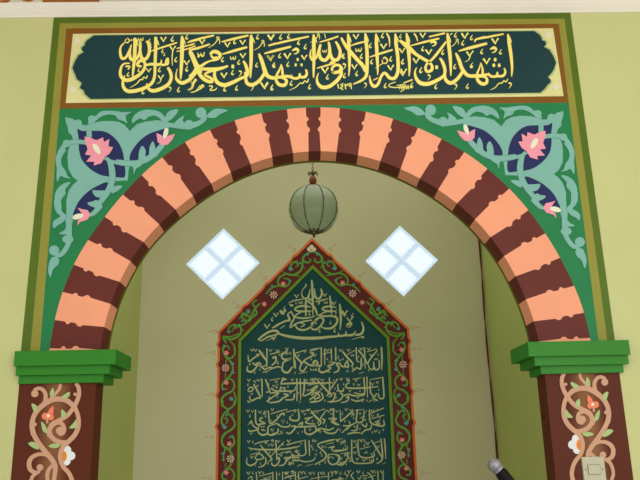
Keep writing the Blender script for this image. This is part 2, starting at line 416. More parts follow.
CA, CB, CC, CDD, CE, CF = [(x, y, 7.506) for x, y in ((115, 32), (190, 32), (260, 32), (330, 32), (400, 30), (435, 30))]
main = {
CA: """95,50,9 110,66,10 96,84,10 78,76,8 86,56,8|72,85,10 46,115,14 41,160,20 55,202,22 85,192,20 108,145,15 126,100,10|150,50,22 153,80,28 148,200,26 140,280,20 134,338,12|118,125,14 112,170,22 124,208,26 160,205,24 184,165,20 192,110,20 190,75,16|190,110,18 192,160,22 205,202,26 235,204,24 258,160,24 258,110,24 243,72,18|
232,75,6 270,95,8|307,42,22 308,90,26 304,200,24 302,270,22 298,340,22 275,390,24 220,425,26 150,446,28 95,446,28 65,415,24 62,370,18 75,330,8|
112,238,10 65,245,14 44,285,20 46,335,24 85,365,28 140,352,28 195,315,24 225,270,22 222,228,22 196,218,24 175,235,24 172,255,20 200,262,16|82,262,12 112,262,14 100,285,10|225,255,16 270,245,20 330,248,22 348,232,14 350,212,8|348,250,18 378,248,18 384,225,14 386,205,8|384,248,16 400,240,16 396,200,20|
270,148,8 360,118,14 466,84,12|398,272,20 415,300,24 424,345,24 402,395,26 345,430,28 285,445,28 250,425,20 240,390,10|
505,35,16 506,90,30 503,200,28 497,300,22 494,358,10|470,280,6 460,320,10 465,360,22 505,386,28 560,360,26 605,310,26 640,255,22|560,140,16 580,170,24 608,235,28 645,310,28|545,82,9 600,68,14 640,58,13|465,128,8 540,108,10 600,90,9|465,150,8 540,132,10 605,108,9|595,135,8 640,120,14""",
CB: """0,74,12 90,50,16 180,30,12|0,138,16 70,122,18 150,95,12|240,78,10 330,55,18 438,30,14|245,170,10 330,145,20 428,118,16|460,26,16 460,80,28 460,200,26 456,290,20 454,348,10|
150,168,12 175,152,26 205,155,28 228,178,26 205,208,20 150,222,14 105,245,20 74,275,22 120,282,24 190,282,26 240,275,24 285,258,14|170,160,10 160,180,14 180,200,20 205,195,20|190,290,18 185,330,24 205,380,28 260,402,30 325,380,28 385,350,22 425,335,22 432,300,26 420,255,24 402,222,16|
215,285,20 150,300,20 112,325,16 150,345,20 168,362,20 170,384,10|0,155,24 28,215,28 58,290,28 92,345,28 140,375,26 170,378,20|0,340,26 25,315,24 52,270,22|
518,168,16 535,205,26 560,280,28 585,335,28 640,350,24|415,305,16 418,345,22 430,388,26 470,400,28 520,370,26 560,315,24|590,104,8 640,90,14|560,166,9 640,142,18""",
CC: """65,108,8 160,82,16 365,38,14|35,165,10 110,145,20 232,114,16|0,185,24 22,245,28 45,320,28 90,348,26 150,342,22 210,336,22 260,352,20 292,345,20 300,315,16|300,340,20 335,342,22 352,315,20 344,285,14|238,345,14 236,325,10|
160,246,8 148,285,14 128,325,20 122,365,22 145,398,26 185,402,26 200,370,22 175,350,18 130,340,16|160,246,8 168,290,18 172,345,20|403,25,16 404,90,28 405,200,24 403,290,18 402,345,10|384,135,8 378,180,16 396,214,20 425,190,18 440,140,16 450,100,12|455,98,18 445,150,20 455,200,26 490,215,26 520,175,24 522,120,22 515,80,16|
525,120,18 528,170,24 550,212,26 588,205,26 602,155,24 588,110,22 568,76,14|448,80,8 520,60,14 588,36,12|428,275,8 500,255,14 565,234,12|545,300,22 560,308,24 595,300,26 610,275,24 590,252,20 555,258,20 540,285,18 555,306,14|605,270,20 610,320,24 575,370,26 520,412,28 465,418,28 432,385,22 428,345,14 440,312,6""",
CDD: """0,235,14 35,222,10|0,408,22 55,372,20 85,330,16|85,48,16 120,110,26 190,195,28 245,255,28 268,300,26|265,15,14 270,70,26 278,160,26 278,260,26 272,330,24 240,365,20 175,395,8|135,18,14 140,80,26 146,200,24 145,280,16 140,335,8|152,108,8 205,90,14 262,76,12|345,18,14 348,90,26 354,200,24 358,280,16 357,325,8|298,192,8 380,165,16 468,138,14|
490,18,14 495,90,26 508,190,26 510,290,26 490,345,26 450,350,24 412,312,22 385,335,20 360,395,22 330,412,24 305,380,20 296,330,8|325,366,7 358,348,9|575,15,14 582,90,24 592,200,22 596,280,16 594,332,8|528,68,14 580,105,22 640,168,26|425,14,12 443,50,14 448,115,5|398,205,8 412,195,12 430,215,12 420,238,10 395,235,8 392,215,8|398,238,7 340,275,4|552,386,8 618,362,12""",
CE: """48,30,14 58,90,26 68,200,24 70,290,18 68,350,8|0,82,20 60,142,24 140,200,24 210,240,24|105,30,10 122,55,13 132,90,5|218,55,12 335,28,14|80,122,8 180,95,16 292,68,14|345,92,14 290,165,20 240,225,18 205,255,18 190,290,20 205,316,22 235,305,24 240,275,22 215,243,20|
298,215,14 318,245,24 336,300,24 328,345,22 280,380,26 210,408,30 150,400,30 118,360,22 112,315,14 125,285,6|355,30,16 362,90,26 375,200,26 380,290,18 380,348,8|562,95,8 568,74,12 640,55,14|440,162,10 520,138,20 640,108,20|418,178,14 440,225,26 468,300,28 510,345,26 570,350,24 640,348,24|338,328,14 340,372,24 375,402,28 420,380,26 460,330,24 475,300,18""",
CF: """300,92,8 312,74,12 400,56,16 512,34,12|178,162,8 270,138,20 388,105,18|545,35,12 555,100,26 570,200,24 577,290,18 573,352,8|240,348,20 330,345,20 400,338,18 420,352,18 458,350,20 468,320,14|464,350,18 508,348,20 526,320,18 518,290,12|405,345,14 400,325,8|
343,250,7 332,290,12 315,335,18 320,380,24 352,408,26 385,400,24 385,365,20 350,350,16 315,345,14|343,250,7 356,300,16 356,345,18""",
}
minor = {
CA: ("V 365 60;t 432 60 1.1;t 260 75 .9;V 435 128;t 458 215;V 540 235;t 540 285;t 335 290;V 255 292 .8;t 270 112 .7;t 358 150 .8;t 372 175 .6;W 345 345 .9;d 412 430;t 478 440;t 212 455;t 100 325 .9;t 180 292 .8;W 588 385 1.1;s 196 60 .9;t 540 45;t 628 185 .7",
     "435,140,9 430,200,8 432,255,4|244,330,8 236,350,9 216,342,7 208,360,9 190,362,9 165,390,7 115,422,3|568,458,4 610,445,9 640,405,6|130,60,10 120,70,8|165,60,8 172,75,8"),
CB: ("V 92 78;V 282 100;t 336 80;V 396 82;s 85 175 1.2;s 325 200;r 208 60;o 322 262 1.3;t 245 215;V 398 182;t 366 235;V 256 330 1.1;t 320 312;d 376 310 1.1;t 500 255 .9;t 508 45;r 545 84 .9;V 606 45 1.1;V 603 200 1.1;t 262 435;t 350 428;d 465 420;V 558 405 1.3;t 615 428;W 18 380 1.1;t 633 262 .8",
     "76,425,6 92,402,12 102,412,9 60,440,6 10,455,3|143,408,7 170,412,9 152,440,7 190,436,8 202,422,4|0,105,7 25,98,7"),
CC: ("V 85 45 1.1;t 155 45;t 215 40;t 290 85;t 340 118;h 268 145 1.1;V 82 200 1.1;t 148 185;V 206 185 1.2;V 332 195;t 103 255;t 210 250;o 283 210 1;o 268 250 1;o 312 250 1;t 235 392;t 372 418;V 35 410 1.2;t 90 422;s 486 148 .8;V 488 292 1.2;t 506 345;r 435 32 .8;t 620 185 .9",
     "365,355,8 354,380,9 336,370,7 322,388,9 300,388,8 268,418,6 220,440,3|485,18,7 492,50,5"),
CDD: ("V 195 40;s 215 140 1.1;t 235 190;V 183 265;t 200 320;t 102 190;d 105 258 1.2;t 108 335;t 312 230;t 302 110;V 402 112 1.1;t 394 35;t 455 210;V 455 272 1.1;d 264 400;V 540 145;t 545 232;V 552 300 1.1;t 528 38 .8;t 414 410;t 610 410",
      ""),
CE: ("V 170 45;h 250 103;t 170 148;V 215 170 1.1;t 320 175;V 120 235 1.1;t 155 310 1.1;o 274 283 1.3;t 415 45;V 485 48 1.2;t 470 105;t 535 65;r 425 86 .8;d 215 355 1.1;t 268 432;t 88 420;t 505 430;d 415 425 1.1;t 410 282;W 522 185 1.1;t 535 275;t 612 170;V 20 330;t 18 245",
     "375,40,8 390,28,6|360,80,6 378,95,8"),
CF: ("V 450 88 1.2;h 438 150 1.1;t 350 170;t 490 172;V 386 238 1.2;o 450 226 1.2;o 440 268 1.2;o 480 268 1.2;d 560 415 1.1;t 275 270 .9",
     "545,370,7 532,392,8 515,384,7 500,402,8 478,404,8 450,435,6 415,452,3"),
}
edge = Paint(0, 3.9)
barbs = {CA: [(505, 35), (307, 42), (152, 50)], CB: [(460, 26)], CC: [(403, 25)], CDD: [(135, 18), (265, 15), (345, 18), (490, 18), (575, 15)], CE: [(355, 30)], CF: [(547, 35)]}
for c, t in main.items():
    lt = Paint(0, 4.6, c); edge.crop = c
    for s_ in t.replace('\n', ' ').split('|'):
        if s_.strip(): lt.stroke(s_, 20, grow=-2); edge.stroke(s_, 20, grow=1.5, dx=-.8, dy=-.8)
    for x, y in barbs.get(c, []): lt.stroke(f'{x + 2},{y + 6},8 {x + 15},{y + 36},11 {x + 27},{y + 64},2')
    lt.done('word', 'letter', bn)
edge.done('lettering_outline', 'letterpink', bn)
rest = Paint(0, 4.6); marks_done = 0
for big in (True, False):                           # the larger marks first, each a part; the smallest ones past 100 together
    for c, (g, s2) in minor.items():
        items = [('m', m) for m in g.split(';') if m.strip()] + [('s', m) for m in s2.split('|') if m.strip()]
        for kind, m in items:
            small = kind == 'm' and m.split()[0] in 'td'
            if small == big: continue
            mk = Paint(0, 4.6, c) if marks_done < 100 else rest; mk.crop = c
            mk.marks(m, k=.9) if kind == 'm' else mk.stroke(m, 8)
            if mk is not rest: mk.done('vowel_mark', 'letter', bn)
            marks_done += 1
if marks_done > 100: rest.done('vowel_marks', 'letter', bn)['kind'] = 'stuff'
print('MARKS', marks_done)
dt = Paint(0, 4.6, CDD)
for s_ in ["58,395,10 66,428,8", "100,390,8 82,400,9 96,410,8 80,424,9 98,436,8", "112,393,9 118,432,8", "114,400,8 126,404,8 132,390,8", "158,402,8 146,410,9 142,396,8 156,392,9 160,430,8"]: dt.stroke(s_)
dt.done('date_numerals', 'letter', bn)
sg = Paint(0, 4.6, CDD)
for s_ in ["492,378,5 445,396,7 448,414,7 500,420,7 530,412,6", "520,430,8 530,405,7 538,432,7 548,402,7 556,432,8 566,400,7 575,430,8 586,405,7 590,432,6", "528,452,5 560,432,6", "500,405,5 560,395,6"]: sg.stroke(s_)
sg.done('signature', 'letter', bn)

# ------------------------------------------------------------------ spandrel paintings
S1, S2, S3, S4 = (56, 100, 8), (120, 100, 5.3333), (44, 150, 8), (40, 200, 5.3333)
def spandrel(mirror, side, label):
    sp = thing('spandrel_painting', label, 'wall painting', (side * .95, 0, 2.3), 'green spandrel paintings beside the arch')
    # green ground between the border, the banner and the arch
    bm = bmesh.new(); aa0 = A0 if side > 0 else 180 - A1; angs = [aa0 + (90 - aa0) * k / 48 for k in range(49)]
    pts = [pol(ro(a if side > 0 else 180 - a) + .0005, a if side > 0 else 180 - a) for a in angs]
    top = 2.9504
    xo = [(1.1535, top), (1.153, IMP)] if side > 0 else [(-1.1535, top), (-1.151, IL)]
    slab(bm, [(0, top)] + xo + pts, -.0005, 0); link('green_ground', bm, 'ground', sp)
    def pa(layer, crop=(0, 0, 1)): return Paint(0, layer, crop, mirror)
    shapes_light = [
        ((0, 0, 1), "65.4,117.3 72.3,118.6 74.8,120.6 78.5,119.4 81.6,121.3 82.3,125 86,125.6 92,123.6 99.8,121.5 109.8,121 118.5,121.9 124.8,125 129.8,131.2 136.9,124.4 146.3,121.6 157.5,120.3 165,121.6 166.5,128 158,133 149,137 140,144 134,152 131,160 130,166 128.6,170 127.9,180.6 120,180.8 108.5,182.5 100,184.6 89,191.2 80,200 75.4,208.8 73.4,219 71.9,225 66.3,222 66.6,208.8 66.5,200 69,190.5 73.5,184.5 78,181 72.8,176.9 68.4,168.8 67.6,157.5 68.2,151 70,145 73,140 72.3,136 68.5,132.5 67.9,127.5 65.9,122.5"),
        (S1, "258,192 262,170 257,150 268,132 290,126 320,130 350,102 395,88 480,92 540,100 600,98 568,120 558,140 570,190 545,172 500,158 485,140 470,125 420,118 370,132 330,158 300,186"),
        (S3, "135,0 108,45 98,100 104,150 102,200 108,255 135,210 165,222 215,228 190,210 172,165 145,130 138,85 150,45 178,0"),
        (S3, "213,262 165,268 120,300 92,350 86,420 92,480 140,480 138,410 152,380 175,350 172,315"),
        (S4, "78,0 80,40 92,70 110,88 85,105 70,122 74,152 92,138 120,122 138,100 138,80 118,60 108,20 110,0"),
        (S2, "65,125 72,90 105,63 150,53 205,62 235,85 258,120 258,160 236,150 226,115 192,86 155,90 130,108 105,100"),
        (S2, "240,110 252,72 280,55 312,54 292,88 262,112"),
        (S2, "295,125 310,105 342,86 335,110 345,130"),
        (S2, "462,88 485,62 515,48 545,50 574,58 535,76 510,95 485,97"),
        (S4, "140,150 128,165 102,181 140,183"),
        (S4, "68,305 102,315 97,345 72,370 57,412 45,380 50,340"),
        (S2, "60,345 72,365 75,397 86,368 108,355 118,335"),
        (S3, "540,310 570,290 628,290 595,325 545,348"),
        (S2, "105,335 100,310 104,272 120,246 137,270 136,300 145,330"), (S2, "160,308 157,280 160,250 176,222 188,250 190,275 200,300"),
        (S3, "390,326 430,326 500,330 500,372 440,382 402,362"), (S3, "350,424 392,414 418,402 455,425 430,462 370,448"),
    ]
    pn = pa(2.6)
    for pts in ["77.5,129.4 81,130.8 86,131.3 95,131 103.5,131.5 111,135 118.5,142.5 122.5,151 124,158 124.9,165 124.9,176.9 116,177.2 109,176.8 99,174.4 89,168 81.8,159.4 79.2,150 79,140",
                "130.3,160.5 131.3,152.5 138.8,142 148,134.7 157.5,131 165,129.6 164.5,137.5 159.4,145 150,154 140.6,159.5",
                "107.6,182.8 100,184.8 89,191.2 80,200 75.3,208.8 73.6,216 84,215 94,209 102,201 107,192"]: pn.poly(pts, True)
    pn.done('navy_eye', 'navy', sp)
    pl = pa(1.8)
    for c, t in shapes_light[:1]: pl.crop = c; pl.poly(t)
    pl.done('heart_scroll', 'aqua', sp)
    ps = pa(3.4); po = pa(3.0)
    for q, g in ((po, 1), (ps, 0)):
        for c, t in [(S2, "45,338,26 100,335,26 160,308,28 210,262,28 240,220,22"), (S3, "500,60,14 532,110,40 548,190,48 540,270,46 505,345,44 460,410,38 415,470,30"),
                     (S3, "480,70,10 560,98,24 640,114,28"), (S2, "-20,331,24 30,338,26 60,342,26"), (S4, "325,30,26 290,70,22 262,84,12"), (S1, "265,248,38 268,300,40"),
                     (S1, "240,342,32 160,336,32 92,350,36 48,395,34 22,450,32 14,490,30")]:
            q.crop = c; q.stroke(t, grow=g * 5)
        if g: continue
        for c, t in [(S2, "250,132,24 310,140,26 365,140,34 420,125,26 452,98,24 445,75,20"), (S4, "152,100,32 156,150,30 155,195,30 150,240,26 118,288,24 85,300,20")]:
            q.crop = c; q.stroke(t)
        for c, t in shapes_light[1:]: q.crop = c; q.poly(t, True)
        q.crop = S2; q.circle(432, 70, 29); q.circle(368, 134, 26)
        q.crop = S4; q.circle(77, 270, 27); q.circle(150, 210, 30, 22)
        q.crop = S1; q.circle(85, 350, 30)
    po.done('scroll_outline', 'aquadark', sp); ps.done('scrollwork', 'aqua', sp)
    for c, pk, ce in [((0, 0, 1), "84.8,136.9 91,138.1 96.6,140.6 103.3,137.8 104.2,142.5 109.5,139.2 108.6,146.9 113.3,147.4 109.8,153.8 105.4,156.9 101.5,163.5 94,165.8 94.6,162 86.5,162 91.5,155.8 85.3,155 87.9,149.2 85.4,142.7", "92.9,145 96,144.6 99.1,148 101,153.7 97.9,153.7 94.2,150"),
                      (S2, "195,178 220,188 235,205 262,192 294,182 278,215 255,240 225,242 202,226", "230,200 235,170 246,152 258,160 255,185 240,206"),
                      (S4, "202,43 225,50 255,55 270,80 255,105 215,118 200,138 205,110 228,92 222,70", "175,96 185,82 210,74 232,80 225,95 200,104 182,104")]:
        q = pa(4.2, c); q.poly(pk); f = q.done('lotus_flower', 'pink', sp)
        q = pa(4.8, c); q.poly(ce, True); q.done('flower_heart', 'cream2', f)
spandrel(None, -1, 'green spandrel with aqua scrolls and pink lotus, left of the arch')
spandrel(0.0, 1, 'green spandrel with aqua scrolls and pink lotus, right of the arch')

# ------------------------------------------------------------------ striped arch
left = [92.37, 96.74, 102.67, 109.04, 115.05, 121.33, 127.51, 133.62, 139.69, 146.07, 152.3, 158.5, 164.8, 171.0, 177.0, A1 - .02]
right = [88.98, 84.52, 78.45, 71.97, 65.88, 59.8, 53.8, 47.3, 40.6, 34.1, 27.7, 21.4, 14.6, 8.45, 3.0, A0 + .02]
ar = thing('striped_arch', 'round arch of alternating salmon and maroon painted blocks', 'arch', (0, 0, AZ))
def wob(f):
    """how far the salmon block bulges over the maroon one, f = 0 intrados, 1 extrados"""
    b = lambda c, w_: math.exp(-((f - c) / w_) ** 4)
    return .0095 * b(.735, .042) + .0085 * b(.50, .055) + (.005 * (f / .45) if f < .45 else .005 * max(0, (.62 - f) / .17))
def edge_pts(a, sgn, lo, hi):
    out = []
    for k in range(57):
        f = k / 56; r = ri(a) + (ro(a) - ri(a)) * f
        aa = a + sgn * math.degrees(wob(f) / r); aa = max(lo, min(hi, aa))
        out.append((r, aa, f))
    return out
cuts = right[::-1] + left
n = len(cuts) - 1
for k in range(n):
    a, b = cuts[k], cuts[k + 1]
    dark = (abs(k - 15) % 2 == 0)
    s = 1 if dark else -1
    lo, hi = A0 + .01, A1 - .01
    ea = edge_pts(a, s, lo, hi) if k > 0 else edge_pts(a, 0, lo, hi)
    eb = edge_pts(b, -s, lo, hi) if k < n - 1 else edge_pts(b, 0, lo, hi)
    bm = bmesh.new(); F = []; Bk = []
    seg = 5
    for i in range(57):
        rowf = []; rowb = []
        for j in range(seg + 1):
            t = j / seg; aa = ea[i][1] + (eb[i][1] - ea[i][1]) * t
            r = ri(aa) + (ro(aa) - ri(aa)) * (i / 56)
            x, z = pol(r, aa); rowf.append(bm.verts.new((x, -.0008, z)))
            rowb.append(bm.verts.new((x, T, z)))
        F.append(rowf); Bk.append(rowb)
    for i in range(56):
        for j in range(seg):
            bm.faces.new((F[i][j], F[i][j + 1], F[i + 1][j + 1], F[i + 1][j])); bm.faces.new((Bk[i][j], Bk[i + 1][j], Bk[i + 1][j + 1], Bk[i][j + 1]))
        for j in (0, seg): bm.faces.new((F[i][j], F[i + 1][j], Bk[i + 1][j], Bk[i][j]))
    for i in (0, 56):
        for j in range(seg): bm.faces.new((F[i][j], F[i][j + 1], Bk[i][j + 1], Bk[i][j]))
    link('voussoir', bm, 'maroon' if dark else 'salmon', ar)
bm = bmesh.new()
ao = [pol(ri(a) + .012, a) for a in [A0 + (A1 - A0) * k / 90 for k in range(91)]]
ai = [pol(ri(a) - .001, a) for a in [A0 + (A1 - A0) * k / 90 for k in range(91)]]
slab(bm, ao + ai[::-1], T, T + .022); link('rear_edge_line', bm, 'rim', ar)

# ------------------------------------------------------------------ pilasters with capitals and painted vines
V1, V2 = (20, 380, 8), (20, 420, 8)
def pilaster(side, mirror, label):
    t = thing('pilaster', label, 'pilaster', (side * 1.07, .05, 0), 'brown pilasters carrying the arch')
    x0, x1 = sorted((side * .914, side * 1.2225))
    IMP = IL if side < 0 else 1.857
    bm = bmesh.new(); box(bm, x0, x1, -.0008, T, 0, IMP - .128)
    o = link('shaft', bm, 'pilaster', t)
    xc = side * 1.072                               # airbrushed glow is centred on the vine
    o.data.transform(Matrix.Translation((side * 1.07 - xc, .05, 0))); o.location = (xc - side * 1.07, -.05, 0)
    for (xi, xo, y0, y1, z0, z1) in [(.830, 1.235, -.045, .225, IMP - .060, IMP), (.855, 1.230, -.030, .185, IMP - .096, IMP - .060), (.882, 1.222, -.014, .148, IMP - .128, IMP - .096)]:
        if side > 0: xi += .013; xo += .025 if xo > 1.2225 else .014
        a, b = sorted((side * xi, side * xo)); bm = bmesh.new()
        # the part beyond the wall's rear face only spans the opening and niche
        box(bm, a, b, y0, y1, z0, z1, bev=.0012)
        link('capital_tier', bm, 'capital', t)
    Yp = 0.0
    def pa(layer, crop): return Paint(Yp, layer, crop, mirror)
    q = pa(3.2, V2)
    for x, y, r in [(375, 240, 36), (408, 286, 36), (370, 328, 36), (375, 285, 38)]: q.circle(x, y, r)
    f = q.done('white_flower', 'whiteflower', t); q = pa(3.8, V2); q.circle(352, 290, 24, 42); q.done('flower_heart', 'orange', f)
    q = pa(4.6, V1)
    for s_ in ["450,26,30 470,60,32 475,110,32 462,160,34 436,215,36", "430,222,34 385,280,34 320,322,36 262,355,38 236,410,38 240,450,38",
               "436,215,36 385,170,40 330,154,40 270,156,42 205,188,42 145,240,40 110,300,38 98,370,38 110,440,38", "436,210,34 462,270,34 472,330,34 465,390,36 440,440,38",
               "262,365,30 300,342,32 338,352,32 356,388,32 345,425,32 315,435,26", "188,205,30 206,160,32 205,110,32 180,75,30 145,68,28 115,85,26", "250,150,26 290,105,24 318,70,24 325,34,24", "220,310,16 222,345,16"]: q.stroke(s_)
    q.circle(121, 110, 29); q.circle(322, 406, 32); q.circle(120, 356, 17); q.circle(444, 115, 14)
    q.crop = V2
    for s_ in ["98,50,38 116,120,38 160,195,40 215,265,40 260,320,40 284,370,38 282,425,34 270,490,32 235,550,32 185,600,30 150,650,26", "465,70,36 440,120,38 395,168,38 352,205,36 328,260,34 326,315,34 350,375,34 390,420,34 418,480,34 424,545,34 400,610,34 350,660,30",
               "236,90,38 250,130,38 290,165,38 345,180,36 385,175,34", "245,305,26 205,278,28 150,275,30 100,298,34 76,340,36 85,395,36 125,420,30 160,412,26", "135,425,28 105,450,28 88,495,28 84,545,28 105,600,28", "262,365,28 235,395,30 222,435,30 228,495,30 262,550,30 310,600,26"]: q.stroke(s_)
    q.circle(163, 380, 27)
    vn = q.done('vine_scroll', 'vine', t)
    lv = [(V1, "248,135 244,100 266,62 276,98 270,132"), (V1, "333,138 365,112 400,96 396,130 362,150"), (V1, "96,190 132,202 142,235 126,264 108,238"), (V1, "335,238 366,260 366,292 336,302"),
          (V1, "398,386 430,345 452,318 456,378"), (V1, "174,334 208,368 222,425 190,412 178,378"), (V2, "70,186 112,175 152,212 148,236 100,218"), (V2, "230,212 272,188 326,200 290,226")]
    for c, s_ in lv:
        q = pa(5.4, c); q.poly(s_, True); q.done('leaf', 'leaf', t)
    q = pa(5.2, V1); q.poly("270,205 272,262 248,282 222,272 236,235"); q.circle(205, 290, 28); q.circle(248, 296, 26); q.circle(228, 285, 22)
    f = q.done('red_flower', 'redflower', t); q = pa(5.9, V1); q.circle(229, 287, 13); q.done('flower_heart', 'cream2', f)
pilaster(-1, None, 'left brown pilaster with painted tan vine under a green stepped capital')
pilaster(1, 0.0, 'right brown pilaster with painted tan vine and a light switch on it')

# ------------------------------------------------------------------ verse panel on the niche's back wall
vp = thing('verse_panel', 'pointed dark teal panel with gold verses and maroon vine border in the niche', 'painted panel', (PCX, D, 1.1))
def pb(layer, crop=(0, 0, 1), mirror=None): return Paint(D, layer, crop, mirror, th=.0009)
AP = P(311.5, 237.8, D); SH = (.6845, 1.102 * .75 + 1.45)
zb = P(315, 512, D)[1]
def outline(ins, teeth=True):
    """house shaped outline inset by ins metres"""
    dx, dz = SH[0], AP[1] - SH[1]; l = math.hypot(dx, dz)
    ap = (PCX, AP[1] - ins * l / dx); ex = SH[0] - ins
    sz = AP[1] - ins * l / dx - ex * dz / dx
    pts = [(PCX - ex, zb + ins * .3), (PCX - ex, sz), ap, (PCX + ex, sz), (PCX + ex, zb + ins * .3)]
    return pts
def toothed(ins):
    """same outline with the small ogee points of the border"""
    p = outline(ins); out = []
    dx, dz = SH[0], AP[1] - SH[1]; l = math.hypot(dx, dz); nx, nz = dz / l, dx / l
    left = [p[0]]
    for z in [v for v in (1.62, 1.83, 2.045, 2.185) if v > zb + .05]:
        x = p[0][0]; left += [(x, z - .028), (x - .010, z - .006), (x - .013, z), (x - .010, z + .006), (x, z + .028)]
    left.append(p[1])
    for f in (.26, .50, .80):
        x = p[1][0] + (p[2][0] - p[1][0]) * f; z = p[1][1] + (p[2][1] - p[1][1]) * f; ux, uz = dx / l, dz / l
        left += [(x - ux * .03, z - uz * .03), (x - ux * .004 - nx * .009, z - uz * .004 + nz * .009), (x + ux * .004 - nx * .009, z + uz * .004 + nz * .009), (x + ux * .03, z + uz * .03)]
    rightp = [(2 * PCX - x, z) for x, z in left][::-1]
    return left + [p[2]] + rightp
for ins, lay, nm, mt, fn in [(0, 1, 'orange_edge', 'porange', toothed), (.017, 2, 'maroon_border', 'pmaroon', toothed), (.1465, 3, 'green_line', 'pline', outline), (.168, 4, 'dark_line', 'pdarkline', outline), (.1755, 5, 'teal_field', 'pteal', outline)]:
    bm = bmesh.new(); slab(bm, fn(ins), D - lay * .0009, D); link(nm, bm, mt, vp)
K1, C3, C4, K5, C2 = (245, 240, 9.14), (210, 345, 8), (210, 400, 8), (205, 310, 12), (210, 280, 6.4)
vines = [
 (K1, "610,108,12 565,125,13 532,170,13 548,202,13 582,205,13 600,185,11 585,172,8|560,130,9 530,160,12 525,230,14 505,285,15 440,320,15 380,312,13 325,335,13 300,375,13 315,412,13 370,425,13 408,395,13 402,362,11 350,350,7|480,190,7 435,210,13 415,250,15 440,268,9|435,210,10 472,205,12 484,232,12 462,246,9|500,330,7 440,322,9|320,418,10 260,430,12 220,460,13 195,490,11|380,312,8 340,285,4|525,230,8 545,262,4"),
 (C2, "322,150,6 290,182,9 300,215,9 262,240,8 212,212,8 205,240,7 228,252,6|290,180,8 245,258,9 200,292,8 150,292,7|300,128,6 272,150,8 292,178,7|250,190,7 235,215,7 245,228,5|285,215,6 280,240,3|165,290,6 140,330,4"),
 (K5, "370,222,16 382,192,16 345,176,15 295,205,15 280,250,10|400,200,8 430,215,18 428,280,18 380,330,20 300,352,22 225,318,20 228,352,22 255,395,14|240,318,14 320,318,12 410,282,12|298,370,9 348,425,13 352,490,12|210,490,15 225,450,15 265,430,13 298,470,12|410,104,10 452,64,14 500,72,16|560,90,14 530,132,16 440,120,12|430,220,12 462,250,5"),
 (C3, "115,0,11 104,40,11 125,92,11 168,106,10 200,65,10 195,0,9|125,95,11 165,135,12 184,185,11 165,240,11 128,278,12 98,318,13 105,352,11 135,352,8|125,278,10 165,272,11 194,310,12 180,365,12 120,400,13 92,440,13 100,490,12|128,118,7 130,152,4|126,228,7 122,265,4|190,375,8 208,430,9 196,485,9|120,400,8 135,380,4"),
 (C4, "100,0,11 106,48,12 150,72,12 188,42,11 194,0,9|148,75,10 105,122,13 92,180,14 120,212,12|118,142,11 140,160,10 128,190,7|130,98,10 172,132,13 200,188,12 180,230,13 122,268,16 94,320,14 115,378,12 160,385,11 194,342,12 182,295,11 150,302,8|190,130,6 178,106,4|125,388,10 108,440,10 112,490,10|164,390,7 160,425,4|160,252,6 195,205,5"),
 ((210, 435, 8), "125,95,11 165,135,12 184,185,11 165,240,11 128,278,12 98,318,13 105,352,11 135,352,8|125,278,10 165,272,11 194,310,12 180,365,12 120,400,13 92,440,13|126,228,7 122,265,4"),
]
aq = [(K1, 570, 130, 15), (K1, 505, 212, 13), (K1, 418, 266, 21), (K1, 412, 375, 13), (K1, 250, 418, 13), (C2, 246, 200, 13), (C2, 206, 265, 8), (C2, 190, 288, 7), (K5, 288, 262, 22), (K5, 410, 182, 14), (K5, 455, 140, 12), (K5, 525, 25, 20), (K5, 235, 440, 13),
      (C3, 182, 150, 13), (C3, 186, 220, 13), (C3, 105, 352, 11), (C3, 172, 430, 18), (C3, 115, 12, 9), (C4, 146, 85, 11), (C4, 134, 122, 11), (C4, 118, 215, 20), (C4, 180, 290, 11), (C4, 104, 430, 12), (C4, 105, 560 - 80, 8)]
